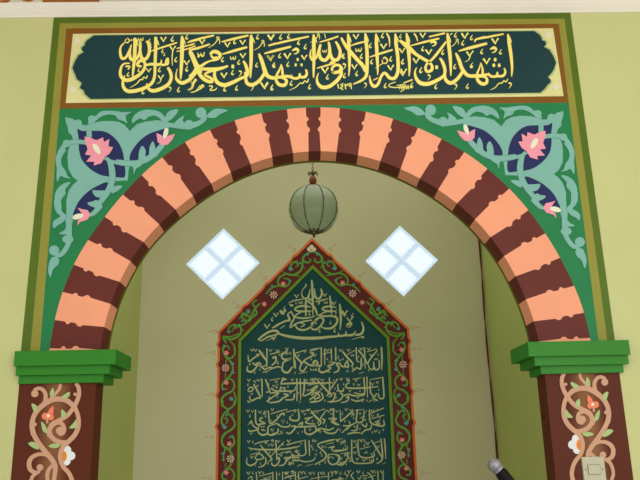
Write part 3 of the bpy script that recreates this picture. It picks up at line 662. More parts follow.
for mir in (None, PCX):
    q = pb(3.2, mirror=mir)
    for c, s in vines:
        q.crop = c
        for t in s.split('|'): q.stroke(t, 12, grow=1.8)
    q.done('vine', 'pvine', vp)
    for c, x, y, r in aq:
        q = pb(3.9, c, mir); q.poly([(x - r, y - r * .5), (x - r * .2, y - r * .9), (x + r, y), (x + r * .1, y + r), (x - r * .8, y + r * .5)]); q.done('aqua_leaf', 'paqua', vp)
    for c, x, y in [(K1, 350, 402), (C3, 132, 64), (C3, 130, 300), (C4, 156, 350), ((210, 435, 8), 130, 300), ((0, 0, 1), 264.3, 304.2)]:
        k = c[2]; q = pb(3.9, c, mir); r = 3.0 * k
        q.poly([(x + r * (1 if a % 2 == 0 else .6) * math.cos(a * math.pi / 5), y + r * (1 if a % 2 == 0 else .6) * math.sin(a * math.pi / 5)) for a in range(10)])
        f = q.done('pink_flower', 'ppink', vp); q = pb(4.4, c, mir); q.circle(x + .3 * k, y + .9 * k, .9 * k, n=8); q.done('flower_heart', 'pletter', f)
    for x, y in [(273.7, 294.9), (225.6, 368), (230.4, 458.8)]:
        q = pb(3.9, (0, 0, 1), mir)
        for a in range(8):
            ca, sa = math.cos(a * math.pi / 4), math.sin(a * math.pi / 4); q.ribbon([(x + 1.6 * ca, y + 1.6 * sa, .7), (x + 3.7 * ca, y + 3.7 * sa, 1.3)])
        f = q.done('rosette', 'pwhite', vp); q = pb(4.2, (0, 0, 1), mir); q.circle(x, y, 1.2, n=10); q.done('rosette_heart', 'ppink', f)
    for x, y, dx, dy in [(294, 250, -.72, -.68), (265.3, 278, -.72, -.68), (238, 306.5, -.72, -.68), (215.3, 331.5, -1, 0), (213.8, 353, -1, 0), (212.5, 394.5, -1, 0), (212, 437, -1, 0), (210.5, 478, -1, 0)]:
        q = pb(.6, (0, 0, 1), mir); ring = [(x + 1.7 * math.cos(a), y + 1.7 * math.sin(a), .45) for a in [math.pi * 2 * k / 10 for k in range(11)]]
        q.ribbon(ring); q.ribbon([(x + dx * 3, y + dy * 3, .5), (x + dx * 7.5, y + dy * 7.5, .3)]); q.done('finial_mark', 'pmark', vp)
q = pb(3.9, (290, 225, 12))
for x, y, r in [(258, 265, 27), (228, 292, 24), (290, 292, 24), (258, 298, 28)]: q.circle(x, y, r)
f = q.done('apex_flower', 'pwhite', vp); q = pb(4.4, (290, 225, 12)); q.circle(258, 300, 16, 10); q.done('flower_heart', 'ppink', f)

B0, B1 = (255, 275, 5.3333), (280, 280, 9.1429)
LL, LR, ML, MR = (240, 343, 8), (310, 343, 8), (240, 400, 8), (310, 400, 8)
NA, NB, NC = (240, 435, 10.667), (285, 435, 10.667), (335, 435, 10.667)
verse = [
 [(B1, """290,2,14 294,50,22 298,150,20 302,250,16 300,325,8|315,80,10 320,140,18 340,172,20 370,160,18 382,120,16 374,80,12|240,42,18 232,62,12 204,95,8 200,140,12 230,172,16 262,150,14 270,115,13 275,85,8|262,130,14 262,170,18 290,182,18 312,150,14|78,212,8 130,190,14 215,175,8|322,202,10 370,190,15 440,172,8|88,228,16 118,232,14 100,246,10|360,205,18 352,225,12|
235,180,12 236,240,20 236,330,14|240,188,16 285,218,18 325,270,20 340,322,14|282,250,10 220,238,20 158,248,18 136,272,14 185,288,20 285,284,12|200,290,14 160,312,14 138,338,14 200,350,18 270,345,14 320,330,10|515,252,8 460,242,18 405,250,18 386,270,14 440,286,20 512,286,10|440,286,12 395,302,14 352,325,12|345,322,12 400,332,18 470,330,18 522,352,20 515,400,20 470,440,20 405,442,16 370,420,10|
455,146,12 462,200,20 470,270,14 470,322,8|545,220,14 552,280,24 556,370,20 548,458,8|140,415,12 165,448,18 220,458,18 280,430,18 320,370,18 360,345,16 398,362,18 382,405,18 335,452,18 292,445,16 286,400,10 318,372,12|105,285,10 72,318,16 88,365,20 45,378,18 0,400,16|100,290,12 130,345,16 110,385,18 90,430,10|90,440,12 150,400,16 215,380,16 290,368,12|185,390,10 225,410,12 190,430,10|0,446,6 42,418,9"""),
  (B1, "#V 18 300 1;V 592 300 1;V 494 215 .9;V 410 140 .8;V 152 150 .9;t 512 290 .8;t 270 312 .9;s 190 208 .9;s 420 208 .8;t 42 262 .9;V 590 325 .7;t 462 395 .8;V 345 360 .6;t 330 392 .8;t 148 215 .6;t 510 320 .6;t 388 110 .6"),
  (B0, "135,258,11 112,272,12 92,284,7|18,345,10 45,322,12 80,302,13 112,298,14 126,312,12 100,322,9|16,344,7 35,350,8 70,330,10 105,322,8|125,312,10 165,325,14 240,336,17 330,337,17 400,330,14 440,326,12 446,308,6|440,326,12 478,322,12 486,300,6|480,322,12 520,320,13 536,300,6|534,320,11 566,314,14 578,285,12 568,250,8|515,345,4 575,328,6|572,336,10 580,330,10|60,352,4 112,330,5"),
  (B0, "#V 65 275 .7;V 112 214 .6;V 152 200 .7;V 476 205 .8;W 505 240 .7;V 100 338 .6;t 92 238 .6;t 520 218 .6;t 425 298 .6;t 345 300 .5;d 510 262 .7;h 500 268 .6")],
 [(LL, """65,98,8 72,148,13 105,125,13 135,105,14 155,92,14 130,92,10|100,158,12 128,178,16 150,158,14 170,176,13|62,185,8 60,222,15 98,228,17 140,182,12 130,160,12|152,58,15 185,105,17 215,150,14 203,182,11 175,188,8|215,45,13 216,190,8|262,122,18 285,112,16 286,150,14 255,178,13|150,178,10 182,200,13 200,212,13 235,196,13 270,200,13 300,190,13 326,196,10|235,215,9 262,202,9|
 380,60,12 335,100,14 352,132,15 408,124,15 365,145,14 340,160,12|430,48,13 434,200,9|430,82,13 460,125,15 490,160,14 478,208,12 505,226,13 535,185,10|345,162,12 338,215,15 380,238,17 420,190,12|438,140,12 445,205,10|592,82,13 560,75,13 585,98,12 520,135,13 482,185,10|515,150,13 560,178,14 620,182,13|600,140,14 590,165,12 625,170,12|240,92,8 320,70,9|440,82,8 525,58,8|560,55,7 640,42,8|180,235,7 235,222,7|470,245,6 540,232,6"""),
  (LL, "#V 98 58 .6;V 125 60 .6;V 245 62 .6;V 300 64 .6;V 375 50 .6;V 520 68 .6;V 600 52 .6;t 180 85 .6;t 340 85 .6;t 470 100 .6;V 320 95 .5;t 80 170 .6;t 305 160 .7;V 400 85 .5;t 120 238 .5;t 210 235 .5;t 440 240 .5;o 565 210 .5;V 600 215 .5;t 160 215 .5;t 570 130 .5;h 370 85 .5"),
  (LR, """570,32,12 575,120,16 573,218,7|552,138,12 553,200,14 524,214,13 508,180,11|508,150,11 508,205,13 480,208,12 462,165,8|540,58,10 480,130,13 458,165,12 436,120,15 388,58,14|435,38,13 441,205,8|370,38,12 375,140,12 402,150,6|410,120,13 405,205,14 372,198,12 352,218,12 338,190,8|262,68,14 300,118,16 342,165,14 330,186,10|300,140,12 278,180,14 308,192,12 300,150,12|310,190,13 258,188,14 236,162,12 214,176,13 232,196,13 222,225,14 190,238,10|
 205,36,12 206,140,12|170,48,12 172,142,8|222,162,10 150,152,15 188,168,12 142,185,14 165,202,13 105,236,16 70,218,14 82,188,8|90,38,12 91,180,11|118,48,12 118,175,8|92,182,12 50,180,14 25,158,13 45,140,13 60,170,14 0,178,14|100,92,7 168,72,8|455,72,8 535,48,8|300,92,7 362,58,8|0,66,8 62,48,8|390,245,6 430,235,6|130,226,9 160,234,9"""),
  (LR, "#V 40 100 .6;V 140 60 .6;V 245 62 .6;V 310 60 .6;V 410 50 .6;V 470 50 .6;V 490 100 .6;s 340 100 .6;s 528 130 .6;t 390 110 .5;t 225 115 .6;t 140 130 .5;t 265 130 .5;V 240 140 .5;V 420 175 .5;t 340 225 .5;t 470 220 .5;o 22 218 .5;o 8 218 .5;t 50 215 .6;t 300 225 .6;t 545 95 .5;h 20 95 .5")],
 [(LL, """175,288,13 178,430,10|205,290,12 225,350,13 238,385,13 210,395,11|110,330,14 140,385,16 165,435,13|455,285,12 456,465,10|482,288,12 485,452,9|515,288,13 512,380,14 500,425,10|325,328,12 450,322,16 640,322,14|372,290,12 338,300,12 330,328,12|62,382,9 82,355,12 105,362,12 95,385,10 65,388,10|75,425,10 92,462,14 140,440,14 165,445,10|250,360,12 285,384,14 355,385,14 430,382,12 446,350,9|330,350,14 318,382,12|285,350,12 300,362,10|
 240,400,12 310,400,13 265,430,12 215,468,13|350,408,13 386,418,14 345,440,14 308,468,14 240,478,12|365,455,11 425,450,14 437,405,10|602,345,13 565,400,14 510,425,13|640,385,12 598,425,13 555,455,12|60,462,12 80,478,10|235,430,10 228,478,9|575,470,12 640,465,10|545,340,8 600,325,7|560,300,7 640,286,7|240,298,7 320,285,7"""),
  (LL, "#V 72 300 .6;V 120 310 .6;V 150 300 .6;V 290 312 .6;V 420 296 .6;V 530 300 .6;V 590 312 .6;t 230 330 .6;t 65 335 .6;V 270 345 .5;t 300 335 .5;h 345 290 .6;V 405 400 .5;t 470 400 .5;t 300 430 .5;V 140 345 .5;t 430 425 .5;V 545 380 .5;o 600 455 .5;t 480 470 .5;V 95 410 .5;h 350 365 .6;t 385 350 .5;V 620 400 .5"),
  (LR, """580,272,12 588,370,14 588,440,12 556,440,12 545,402,10|455,272,12 460,435,8|430,275,12 436,350,13 434,402,13 395,408,12 352,398,10|548,348,8 440,360,16 300,360,13 290,335,12 312,318,12|480,308,11 485,395,13 515,430,13 532,402,10|478,294,7 582,276,8|60,298,12 108,352,16 148,400,14 132,425,10|155,278,12 156,415,9|220,288,12 180,345,13 145,395,11|222,330,11 228,378,13 262,386,13 268,360,9|0,325,14 90,322,14 182,318,10|0,380,12 60,342,13 40,375,10 15,400,10|
 10,420,10 48,398,14 78,430,13 45,445,12 20,432,10|90,398,12 104,440,13 60,468,12 0,474,12|182,400,13 202,410,13 182,462,13 140,470,10|160,398,13 175,420,11 150,432,10|240,400,14 262,418,12 235,458,13 160,475,11|260,425,12 310,410,12 350,422,14 430,418,11 432,395,8|290,440,14 310,425,12 300,462,12 250,478,10|330,452,11 380,466,13 430,448,10|500,440,12 540,462,12|340,290,7 410,278,7|0,290,7 50,282,7|470,470,7 500,455,7"""),
  (LR, "#V 25 305 .5;V 100 300 .6;V 250 292 .6;V 300 290 .6;V 370 300 .6;V 500 330 .6;V 540 318 .6;t 190 300 .5;t 120 330 .5;t 350 330 .6;s 390 335 .6;t 270 330 .5;V 320 385 .5;t 550 375 .5;o 515 465 .5;t 200 365 .5;V 90 370 .5;V 420 465 .5;h 305 305 .6;o 215 385 .5;o 400 385 .5;t 455 460 .5;t 120 460 .5;V 205 440 .5;o 60 385 .5;V 385 440 .5")],
 [(ML, """124,78,12 128,180,13 160,205,12|155,150,12 180,140,14 158,165,14 200,186,15 150,194,12|72,190,8 92,172,10 105,205,12 140,236,12 78,250,12 70,235,9|150,205,9 146,255,13 182,280,17 222,262,14 228,212,11 290,190,9|228,88,11 240,185,13 290,160,14 325,118,14 350,108,16 352,125,10|248,112,8 310,92,9 382,74,8|300,195,12 345,215,13 390,212,13 402,192,9|290,185,12 318,200,11|305,228,10 300,258,14 255,280,16 218,270,12|405,128,9 400,152,14 440,166,15 472,150,14 466,72,10|
 370,258,12 398,268,14 436,232,14 440,208,12 412,214,12|436,215,14 560,212,14 605,205,10|468,198,12 500,178,13 492,205,13|518,150,13 560,142,13 582,135,8|560,145,12 525,178,13 560,190,12 600,192,10|520,218,10 522,260,14 562,276,15 605,250,13 640,240,11|570,88,12 605,135,15 640,162,13|165,215,8 200,212,8|175,240,9 205,245,8|370,96,8 450,78,8|500,90,8 560,78,8|300,275,7 345,265,7"""),
  (ML, "#V 65 90 .6;V 100 92 .5;V 160 98 .6;V 205 96 .6;V 260 78 .6;V 440 92 .6;V 500 92 .6;V 550 80 .6;t 80 130 .6;t 205 130 .6;t 300 130 .6;t 420 120 .5;V 520 115 .5;o 345 180 .5;o 335 165 .5;o 355 165 .5;V 180 240 .5;V 258 240 .6;t 380 180 .5;V 330 255 .5;t 470 120 .5;h 190 110 .5;t 270 265 .5;V 560 240 .5;t 465 265 .5;o 498 255 .5;V 90 270 .5;t 250 165 .5;r 90 175 .5;t 620 100 .5"),
  (MR, """10,88,12 48,135,15 88,178,13 65,205,11|130,82,8 92,135,12 60,188,10|98,152,12 118,162,13 105,192,11|190,68,12 190,165,13 232,200,12|240,80,8 246,172,10|150,150,13 212,150,14 172,172,14 215,200,11|0,215,10 38,210,12 48,245,13 20,268,14 0,270,12|48,240,11 90,228,13 150,240,14 190,222,10|108,246,11 148,266,14 200,262,13 226,228,9|244,172,11 285,140,13 325,105,14 352,112,11 330,130,10|265,205,11 318,205,13 312,168,9|255,262,9 320,208,12 372,178,10|380,75,12 372,170,13 418,172,13 432,98,9|
 330,245,10 372,240,13 382,195,9|475,78,12 480,170,13 525,200,14 560,188,11|480,110,8 590,64,9|488,150,8 592,122,9|518,178,10 552,168,13 530,200,14 590,205,14 588,160,9|408,272,10 445,240,13 482,232,13 492,200,9|300,272,12 350,262,13 402,262,10|160,115,7 182,105,7|355,85,7 430,75,7|410,190,10 445,215,13 455,185,9|0,110,7 40,90,7|400,145,8 440,130,8|60,90,8 118,72,8"""),
  (MR, "#V 45 90 .5;V 150 90 .6;h 170 78 .5;V 215 92 .5;V 290 78 .6;V 330 85 .6;V 440 95 .6;V 500 90 .6;t 540 80 .5;t 260 110 .6;t 350 145 .5;t 280 170 .5;V 400 110 .5;V 500 128 .5;t 540 120 .5;t 560 150 .5;V 440 160 .5;t 130 210 .5;t 240 240 .5;V 300 230 .5;o 586 240 .6;V 525 250 .6;t 555 258 .6;t 500 260 .5;V 360 215 .5;t 60 150 .5;t 20 170 .5;V 80 255 .5;t 400 230 .5;o 545 115 .6;o 340 90 .6")],
 [(NA, """88,134,8 140,148,14 220,155,18 380,155,18 520,142,16 640,118,10|215,102,10 260,160,18 310,218,18 342,262,14 310,275,12|380,55,12 388,150,16 392,272,8|155,105,9 175,90,12 250,70,13 312,58,7|470,72,8 420,125,12 330,228,11|205,195,12 235,215,16 250,245,15 200,262,15 165,250,13 180,210,13 210,205,10|76,240,8 72,300,15 112,325,18 165,300,16 188,258,10|270,238,12 278,285,16 245,330,16 195,342,10|340,290,12 342,315,15 378,328,18 418,285,16 418,245,15 400,240,14 410,262,12|
 470,242,18 500,250,18 490,290,16 455,322,16 415,325,12|485,240,14 545,240,16 610,240,14 640,235,12|108,212,8 205,185,10|398,212,8 470,182,11|545,208,10 572,235,14|600,158,10 620,200,13 640,200,12|498,102,9 640,70,12|112,140,8 120,168,8|570,225,10 572,205,8"""),
  (NA, "#V 95 72 .8;V 278 85 .8;V 345 108 .8;V 410 70 .8;V 520 68 .8;s 495 185 .8;V 128 240 .8;t 300 300 .8;V 540 295 .8;t 138 75 .7;t 460 100 .8;t 310 110 .7;h 345 62 .7;t 220 305 .7;t 520 310 .7;o 208 180 .6;t 320 185 .7;V 440 220 .7;t 540 180 .7;o 165 330 .5;V 580 270 .7;t 620 260 .7"),
  (NB, """0,148,14 60,142,16 158,120,8|20,110,8 100,82,12 205,58,8|215,50,12 218,120,16 222,195,14 185,220,14 140,212,10|255,55,12 260,150,16 262,225,8|72,195,8 95,222,13 150,220,12|60,225,14 40,258,14 0,268,14|80,262,12 130,275,14 165,265,10|165,268,13 200,285,14 265,280,14 310,262,14 322,232,8|535,48,12 480,58,18 400,78,18 350,100,14 365,130,16 420,180,18 440,215,18 420,258,18 375,285,15 318,315,14|462,138,10 500,128,16 528,128,12 495,148,13 540,175,15 640,160,14|462,205,12 460,270,16 490,310,18 540,308,17 578,270,15 580,220,12 520,205,11 465,208,12|570,312,12 640,285,14|438,100,7 520,80,9|500,235,10 520,250,12|150,322,10 175,318,10|225,330,6 300,310,6|100,180,7 160,165,7"""),
  (NB, "#V 38 68 .9;t 300 60 .9;V 325 65 .7;V 122 180 .8;s 35 180 .8;t 285 120 .8;t 300 150 .7;V 405 128 .8;t 440 130 .6;o 335 165 .7;t 380 190 .8;t 395 220 .7;V 478 240 .7;t 430 292 .8;V 560 62 .8;t 90 300 .9;V 60 312 .8;t 370 310 .7;V 600 80 .6;t 605 250 .7;o 118 150 .5;V 330 210 .6;t 175 90 .7;t 140 330 .5"),
  (NC, """490,36,12 498,120,17 506,225,18 490,280,16 440,305,10|525,36,12 535,130,17 540,255,7|388,55,12 425,115,17 470,190,17 498,235,13|178,50,12 178,150,16 182,255,15 212,298,16 330,302,15 400,290,14 412,248,10|370,285,11 366,262,7|388,288,11 388,262,7|245,50,12 246,140,16 262,220,16 320,242,16 400,235,16 420,210,14 410,175,10|375,205,9 395,200,9 395,230,9|400,92,8 482,62,10|265,152,8 318,138,10 375,122,8|0,208,13 32,225,14 40,260,14 15,300,12|0,162,13 60,162,14 125,155,14 130,118,9|85,160,10 90,135,7|105,160,10 112,130,7|
 60,200,8 155,184,11|100,225,15 122,202,15 138,235,17 112,285,16 70,320,17 20,312,12|55,262,12 30,285,10|308,192,9 345,190,10|508,310,6 542,292,7|180,140,9 238,125,9|150,280,13 182,275,13|20,50,8 80,38,7"""),
  (NC, "#V 280 60 .9;V 350 92 .9;V 30 60 .8;V 210 70 .8;V 460 128 .8;V 212 190 .8;t 315 110 .8;V 92 75 .8;V 238 258 .8;V 305 270 .8;t 160 248 .9;t 315 62 .8;t 335 185 .7;t 225 100 .7;t 430 160 .7;o 330 262 .6;o 345 250 .6;t 450 255 .8;t 110 110 .6;r 100 66 .7;t 150 200 .7;t 60 295 .6;t 120 310 .7;V 400 270 .5")],
 [(NA, "172,395,12 180,470,14 182,560,14|200,440,8 340,405,12|350,392,12 352,480,14 352,560,12|390,392,12 394,560,12|455,392,11 452,560,12|590,398,12 600,560,12|465,462,9 590,428,11|85,470,10 120,440,12 130,480,14 110,540,14|220,480,12 320,470,12|480,520,12 580,500,12"),
  (NA, "#V 90 408 .9;V 212 402 .9;V 490 410 .9;V 272 465 .9;h 560 398 .8;t 138 405 .8;t 250 405 .7;t 420 420 .8;V 320 450 .7;t 520 440 .8;t 620 440 .8"),
  (NB, "112,392,11 110,560,12|145,392,12 150,560,12|355,395,11 360,560,12|465,398,12 460,560,12|0,452,10 92,430,11|148,468,10 245,440,11|268,470,8 372,448,10|380,450,8 455,440,10|500,480,12 600,470,12"),
  (NB, "#V 20 408 .9;V 180 402 .9;V 272 410 .9;V 392 408 .9;W 505 402 .9;V 550 400 .8;h 80 396 .8;t 215 405 .8;t 310 410 .8;t 420 412 .7;o 580 455 .9;t 60 460 .8"),
  (NC, "455,378,12 462,560,14|345,398,12 392,445,17 420,560,14|200,395,10 172,435,13 200,480,13 190,560,12|268,440,8 345,428,10|350,455,8 430,428,9|50,455,12 90,470,12|520,400,9 510,450,12 528,560,12"),
  (NC, "#V 150 392 .9;V 250 394 .9;V 402 392 .9;V 500 395 .9;t 60 410 .9;t 105 405 .8;W 130 430 .8;t 300 405 .8;V 260 465 .8;V 320 465 .8;t 430 400 .7;o 50 462 .9;t 10 405 .8")],
]
for ln in verse:
    q = pb(5.9)
    for c, s in ln:
        q.crop = c
        if s[0] == '#': q.marks(s[1:], k=.9)
        else:
            for t in s.replace('\n', ' ').split('|'):
                if t.strip(): q.stroke(t, 12, grow=-1.5)
    q.done('lettering_line', 'pletter', vp)

# ------------------------------------------------------------------ glass blocks in the two diamond openings
hd = WD / 2
def block_parts():
    t = thing('glass_block', '', 'glass block', (0, 0, 0))
    s = hd * math.sqrt(2) / 2 - .001
    bm = bmesh.new()
    def ring(h, y): return [bm.verts.new((x * h, y, z * h)) for x, z in ((-1, -1), (1, -1), (1, 1), (-1, 1))]
    a = ring(s, .095); b = ring(s, .004); c = ring(s - .004, 0); d = ring(s - .010, 0)
    for A, B in ((a, b), (b, c), (c, d)):
        for k in range(4): bm.faces.new((A[k], A[(k + 1) % 4], B[(k + 1) % 4], B[k]))
    bm.faces.new(a[::-1]); link('rim', bm, 'rimglass', t)
    bm = bmesh.new(); d = ring(s - .010, 0); e = ring(s - .020, .010); f = ring(s - .023, .010)
    for A, B in ((d, e), (e, f)):
        for k in range(4): bm.faces.new((A[k], A[(k + 1) % 4], B[(k + 1) % 4], B[k]))
    link('bevel', bm, 'bevglass', t)
    bm = bmesh.new(); e = ring(s - .021, .007); g = ring(s - .025, .004)
    for k in range(4): bm.faces.new((e[k], e[(k + 1) % 4], g[(k + 1) % 4], g[k]))
    bm.faces.new(g); link('pane', bm, 'pane', t)
    return t
proto = block_parts(); first = True
for sd, nm in ((-1, 'left'), (1, 'right')):
    for dx, dz, w2 in ((0, hd, 'uppermost'), (-hd, 0, 'leftmost'), (hd, 0, 'rightmost'), (0, -hd, 'lowest')):
        if first: t = proto; first = False
        else:
            t = proto.copy(); COL.objects.link(t)
            for ch in [c for c in proto.children]:
                c2 = ch.copy(); COL.objects.link(c2); c2.parent = t
        t.location = (PCX + sd * WX + dx, D + .001, WZ + dz); t.rotation_euler = (0, math.radians(45), 0)
        t['label'] = f'{w2} bright glass block of the diamond window {nm} of the lantern'
        t['group'] = f'glass blocks of the {nm} diamond window'
# grout cross around the blocks
for sd, nm, n in ((-1, 'left', 1), (1, 'right', 2)):
    bm = bmesh.new(); cx = PCX + sd * WX
    L2 = WD / math.sqrt(2)
    for ang in (45, -45):
        r = bmesh.ops.create_cube(bm, size=1, matrix=Matrix.Translation((cx, D + .05, WZ)) @ Matrix.Rotation(math.radians(ang), 4, 'Y') @ Matrix.Diagonal((2 * L2 - .004, .09, .0014, 1)))
    struct(f'window_{n}', bm, 'grout')

# ------------------------------------------------------------------ hanging lantern
LY = 1.30
lx, lz = P(313.5, 209.3, LY); R = .1560
lan = thing('hanging_lantern', 'round hanging lantern of pale green glass panes with brass ribs', 'lantern', (lx, LY, lz - R))
def sph(a, e, r): return (lx + r * math.cos(e) * math.cos(a), LY + r * math.cos(e) * math.sin(a), lz + r * math.sin(e))
for k in range(8):
    a0 = math.radians(-90 + 22.5 + 45 * k)
    bm = bmesh.new(); rows = []
    for i in range(13):
        e = math.radians(-76 + 152 * i / 12)
        A, B = Vector(sph(a0, e, R)), Vector(sph(a0 + math.pi / 4, e, R)); row_ = []
        for j in range(7):
            t = j / 6; p = A.lerp(B, t); c = Vector((lx, LY, p.z)); arcp = Vector(sph(a0 + math.pi / 4 * t, e, R))
            row_.append(bm.verts.new(p.lerp(arcp, .88)))
        rows.append(row_)
    for i in range(12):
        for j in range(6): bm.faces.new((rows[i][j], rows[i][j + 1], rows[i + 1][j + 1], rows[i + 1][j]))
    o = link('glass_pane', bm, 'lglass', lan, smooth=True)
    md = o.modifiers.new('t', 'SOLIDIFY'); md.thickness = .003; md.offset = -1
    bm = bmesh.new(); tube(bm, [sph(a0, math.radians(-80 + 160 * i / 16), R + .0005) for i in range(17)], .0026, 6); rib = link('rib', bm, 'brass', lan)
    for i in range(2, 16, 2):
        bm = bmesh.new(); bmesh.ops.create_icosphere(bm, subdivisions=1, radius=.0036, matrix=Matrix.Translation(sph(a0, math.radians(-80 + 160 * i / 16), R + .003)))
        link('bead', bm, 'chrome', rib)
bm = bmesh.new(); lathe(bm, [(.004, .163), (.022, .160), (.036, .148), (.040, .140), (.034, .139)], (lx, LY, lz)); link('top_cap', bm, 'brass', lan, smooth=True)
bm = bmesh.new(); lathe(bm, [(.006, .160), (.014, .164), (.022, .176), (.024, .192), (.020, .208), (.011, .220), (.004, .224)], (lx, LY, lz), 16); link('pineapple', bm, 'wood', lan, smooth=True)
bm = bmesh.new()
for k in range(6):
    a = k * math.pi / 3 + .3; ca, sa = math.cos(a), math.sin(a)
    tube(bm, [(lx + ca * r, LY + sa * r, lz + z) for r, z in ((.003, .218), (.010, .236), (.022, .246), (.030, .240), (.031, .230), (.026, .226))], .003, 6, rr=[.004, .0045, .004, .0035, .003, .002])
tube(bm, [(lx, LY, lz + .215), (lx, LY, lz + .262)], .005, 8, rr=[.007, .003]); link('leaf_crown', bm, 'brass', lan)
bm = bmesh.new(); z = lz + .258; k = 0
while z < 3.88:
    a = (math.pi / 2) * (k % 2); pts = [(lx + .0055 * math.cos(q) * math.cos(a), LY + .0055 * math.cos(q) * math.sin(a), z + .011 + .012 * math.sin(q)) for q in [2 * math.pi * i / 8 for i in range(9)]]
    tube(bm, pts, .0016, 5); z += .0195; k += 1
link('chain', bm, 'brass', lan)
bm = bmesh.new(); lathe(bm, [(.05, 3.899 - lz), (.048, 3.888 - lz), (.02, 3.875 - lz), (.004, 3.868 - lz)], (lx, LY, lz)); link('ceiling_rose', bm, 'brass', lan, smooth=True)
bm = bmesh.new(); lathe(bm, [(.030, -.139), (.040, -.140), (.034, -.150), (.014, -.158), (.007, -.166), (.010, -.172), (.004, -.182)], (lx, LY, lz)); link('bottom_cap', bm, 'brass', lan, smooth=True)
bm = bmesh.new()
for k in range(12):
    a = k * math.pi / 6; ca, sa = math.cos(a), math.sin(a)
    tube(bm, [(lx + ca * r, LY + sa * r, lz + z) for r, z in ((.02, -.147), (.045, -.146), (.068, -.136), (.078, -.126))], .003, 6, rr=[.003, .006, .004, .0015])
    bmesh.ops.create_icosphere(bm, subdivisions=1, radius=.004, matrix=Matrix.Translation((lx + ca * .062, LY + sa * .062, lz - .142)))
link('petal_ring', bm, 'brass', lan)
bm = bmesh.new()
for k in range(12):
    a = (k + .5) * math.pi / 6; bmesh.ops.create_icosphere(bm, subdivisions=1, radius=.0042, matrix=Matrix.Translation((lx + math.cos(a) * .066, LY + math.sin(a) * .066, lz - .139)))
bmesh.ops.create_icosphere(bm, subdivisions=1, radius=.005, matrix=Matrix.Translation((lx, LY - .03, lz - .158)))
link('bottom_beads', bm, 'chrome', lan)

# ------------------------------------------------------------------ cable in the niche corner
cbt = thing('hanging_cable', 'thin dark red twisted cable running down the right corner of the niche', 'cable', (BW - .008, D - .010, .3))
for ph, nm in ((0, 'red'), (math.pi, 'dark')):
    bm = bmesh.new(); pts = []
    for i in range(240):
        z = 3.88 - i * .0148; a = i * .13 + ph
        sway = .006 * math.sin(z * 5) - .006
        pts.append((BW - .012 + sway * .6 + .0035 * math.cos(a), D - .012 + .0035 * math.sin(a), z))
    tube(bm, pts, .0034, 5); link('strand', bm, nm, cbt)

# ------------------------------------------------------------------ microphone on its stand
MY = -.22
mx, mz = P(494.6, 465.4, MY)
mic = thing('microphone', 'grey ball microphone with black handle at the bottom of the niche opening', 'microphone', (mx, MY, mz))
rb = 6.6 / FPX * (MY - CAM.y)
bm = bmesh.new(); bmesh.ops.create_uvsphere(bm, u_segments=24, v_segments=14, radius=rb, matrix=Matrix.Translation((mx, MY, mz))); g = link('grille', bm, 'steel', mic, smooth=True)
dirv = Vector((.62, -.05, -.78)).normalized()
c = Vector((mx, MY, mz))
bm = bmesh.new()
def along(bm, prof, seg=18):
    u = dirv.orthogonal().normalized(); v = dirv.cross(u)
    rings = [[bm.verts.new(c + dirv * d + (u * math.cos(2 * math.pi * k / seg) + v * math.sin(2 * math.pi * k / seg)) * r) for k in range(seg)] for d, r in prof]
    for A, B in zip(rings, rings[1:]):
        for k in range(seg): bm.faces.new((A[k], A[(k + 1) % seg], B[(k + 1) % seg], B[k]))
    bm.faces.new(rings[0][::-1]); bm.faces.new(rings[-1])
along(bm, [(rb * .55, rb * .86), (rb * .6, rb * .94), (rb * .95, rb * .88), (rb * 1.0, rb * .78)]); link('collar', bm, 'steel', mic, smooth=False)
bm = bmesh.new(); along(bm, [(rb * .9, rb * .76), (rb * 1.4, rb * .92), (rb * 2.2, rb * .90), (rb * 4.5, rb * .74), (rb * 7, rb * .5)]); link('handle', bm, 'black', mic, smooth=True)
bot = c + dirv * (rb * 4.6)
st = thing('microphone_stand', 'black stand holding up the grey ball microphone', 'microphone stand', (bot.x, bot.y + .03, 0))
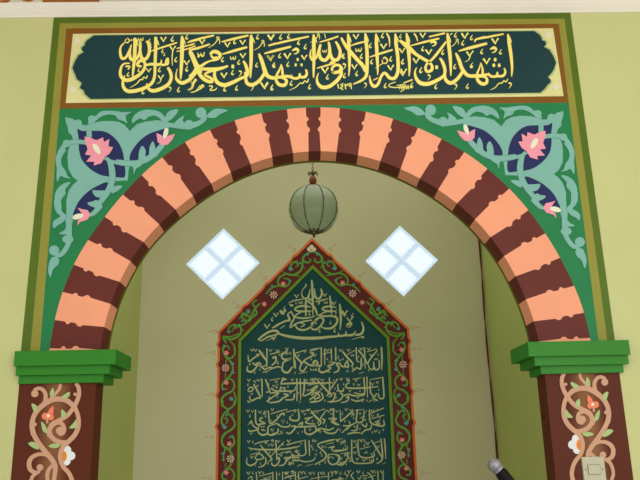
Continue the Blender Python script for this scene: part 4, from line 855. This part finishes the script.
bm = bmesh.new(); tube(bm, [bot + Vector((0, .03, -.06)), (bot.x, bot.y + .03, .03)], .009, 12); link('pole', bm, 'black', st)
bm = bmesh.new(); lathe(bm, [(.13, 0), (.13, .012), (.11, .022), (.02, .03), (.012, .05)], (bot.x, bot.y + .03, 0)); link('base', bm, 'black', st, smooth=False)
bm = bmesh.new(); tube(bm, [bot + Vector((0, .03, -.065)), bot + Vector((0, .030, -.02)), bot + Vector((.0, .026, .0))], .008, 10); link('clip', bm, 'black', st)

# ------------------------------------------------------------------ light switch on the right pilaster
corners = [P(581.5, 457, -.012), P(603.5, 456, -.012)]
sx0, sx1 = corners[0][0], corners[1][0]; sz1 = corners[0][1]; sz0 = sz1 - .118
sw = thing('light_switch', 'ivory double wall switch on the right pilaster', 'light switch', ((sx0 + sx1) / 2, -.001, sz0))
bm = bmesh.new(); box(bm, sx0, sx1, -.014, -.0005, sz0, sz1, bev=.003); link('plate', bm, 'switch', sw)
xc = (sx0 + sx1) / 2
for zc in (sz1 - .048,):
    bm = bmesh.new(); box(bm, xc - .025, xc + .025, -.0152, -.0135, zc - .019, zc + .019); link('rocker_gap', bm, 'switchdark', sw)
    bm = bmesh.new(); box(bm, xc - .0235, xc + .0235, -.0175, -.0140, zc - .0175, zc + .0175, bev=.001); link('rocker', bm, 'switch', sw)
    for s in (-1, 1):
        bm = bmesh.new(); r = bmesh.ops.create_cone(bm, cap_ends=True, segments=12, radius1=.0025, radius2=.0025, depth=.002, matrix=Matrix.Translation((xc + s * .033, -.0148, zc)) @ Matrix.Rotation(math.pi / 2, 4, 'X')); link('screw', bm, 'switchdark', sw)
# small dark hook on the niche side of the right pilaster
hx = .914; hz = P(541, 417, .05)[1]
bm = bmesh.new(); tube(bm, [(hx + .004, .06, hz - .006), (hx - .004, .058, hz), (hx - .012, .055, hz + .008), (hx - .013, .052, hz + .013)], .0022, 6)
tag(link('wall_hook', bm, 'black'), 'tiny dark hook on the inner side of the right pilaster', 'hook')

for o in bpy.data.objects:
    if '_o' in o: del o['_o']
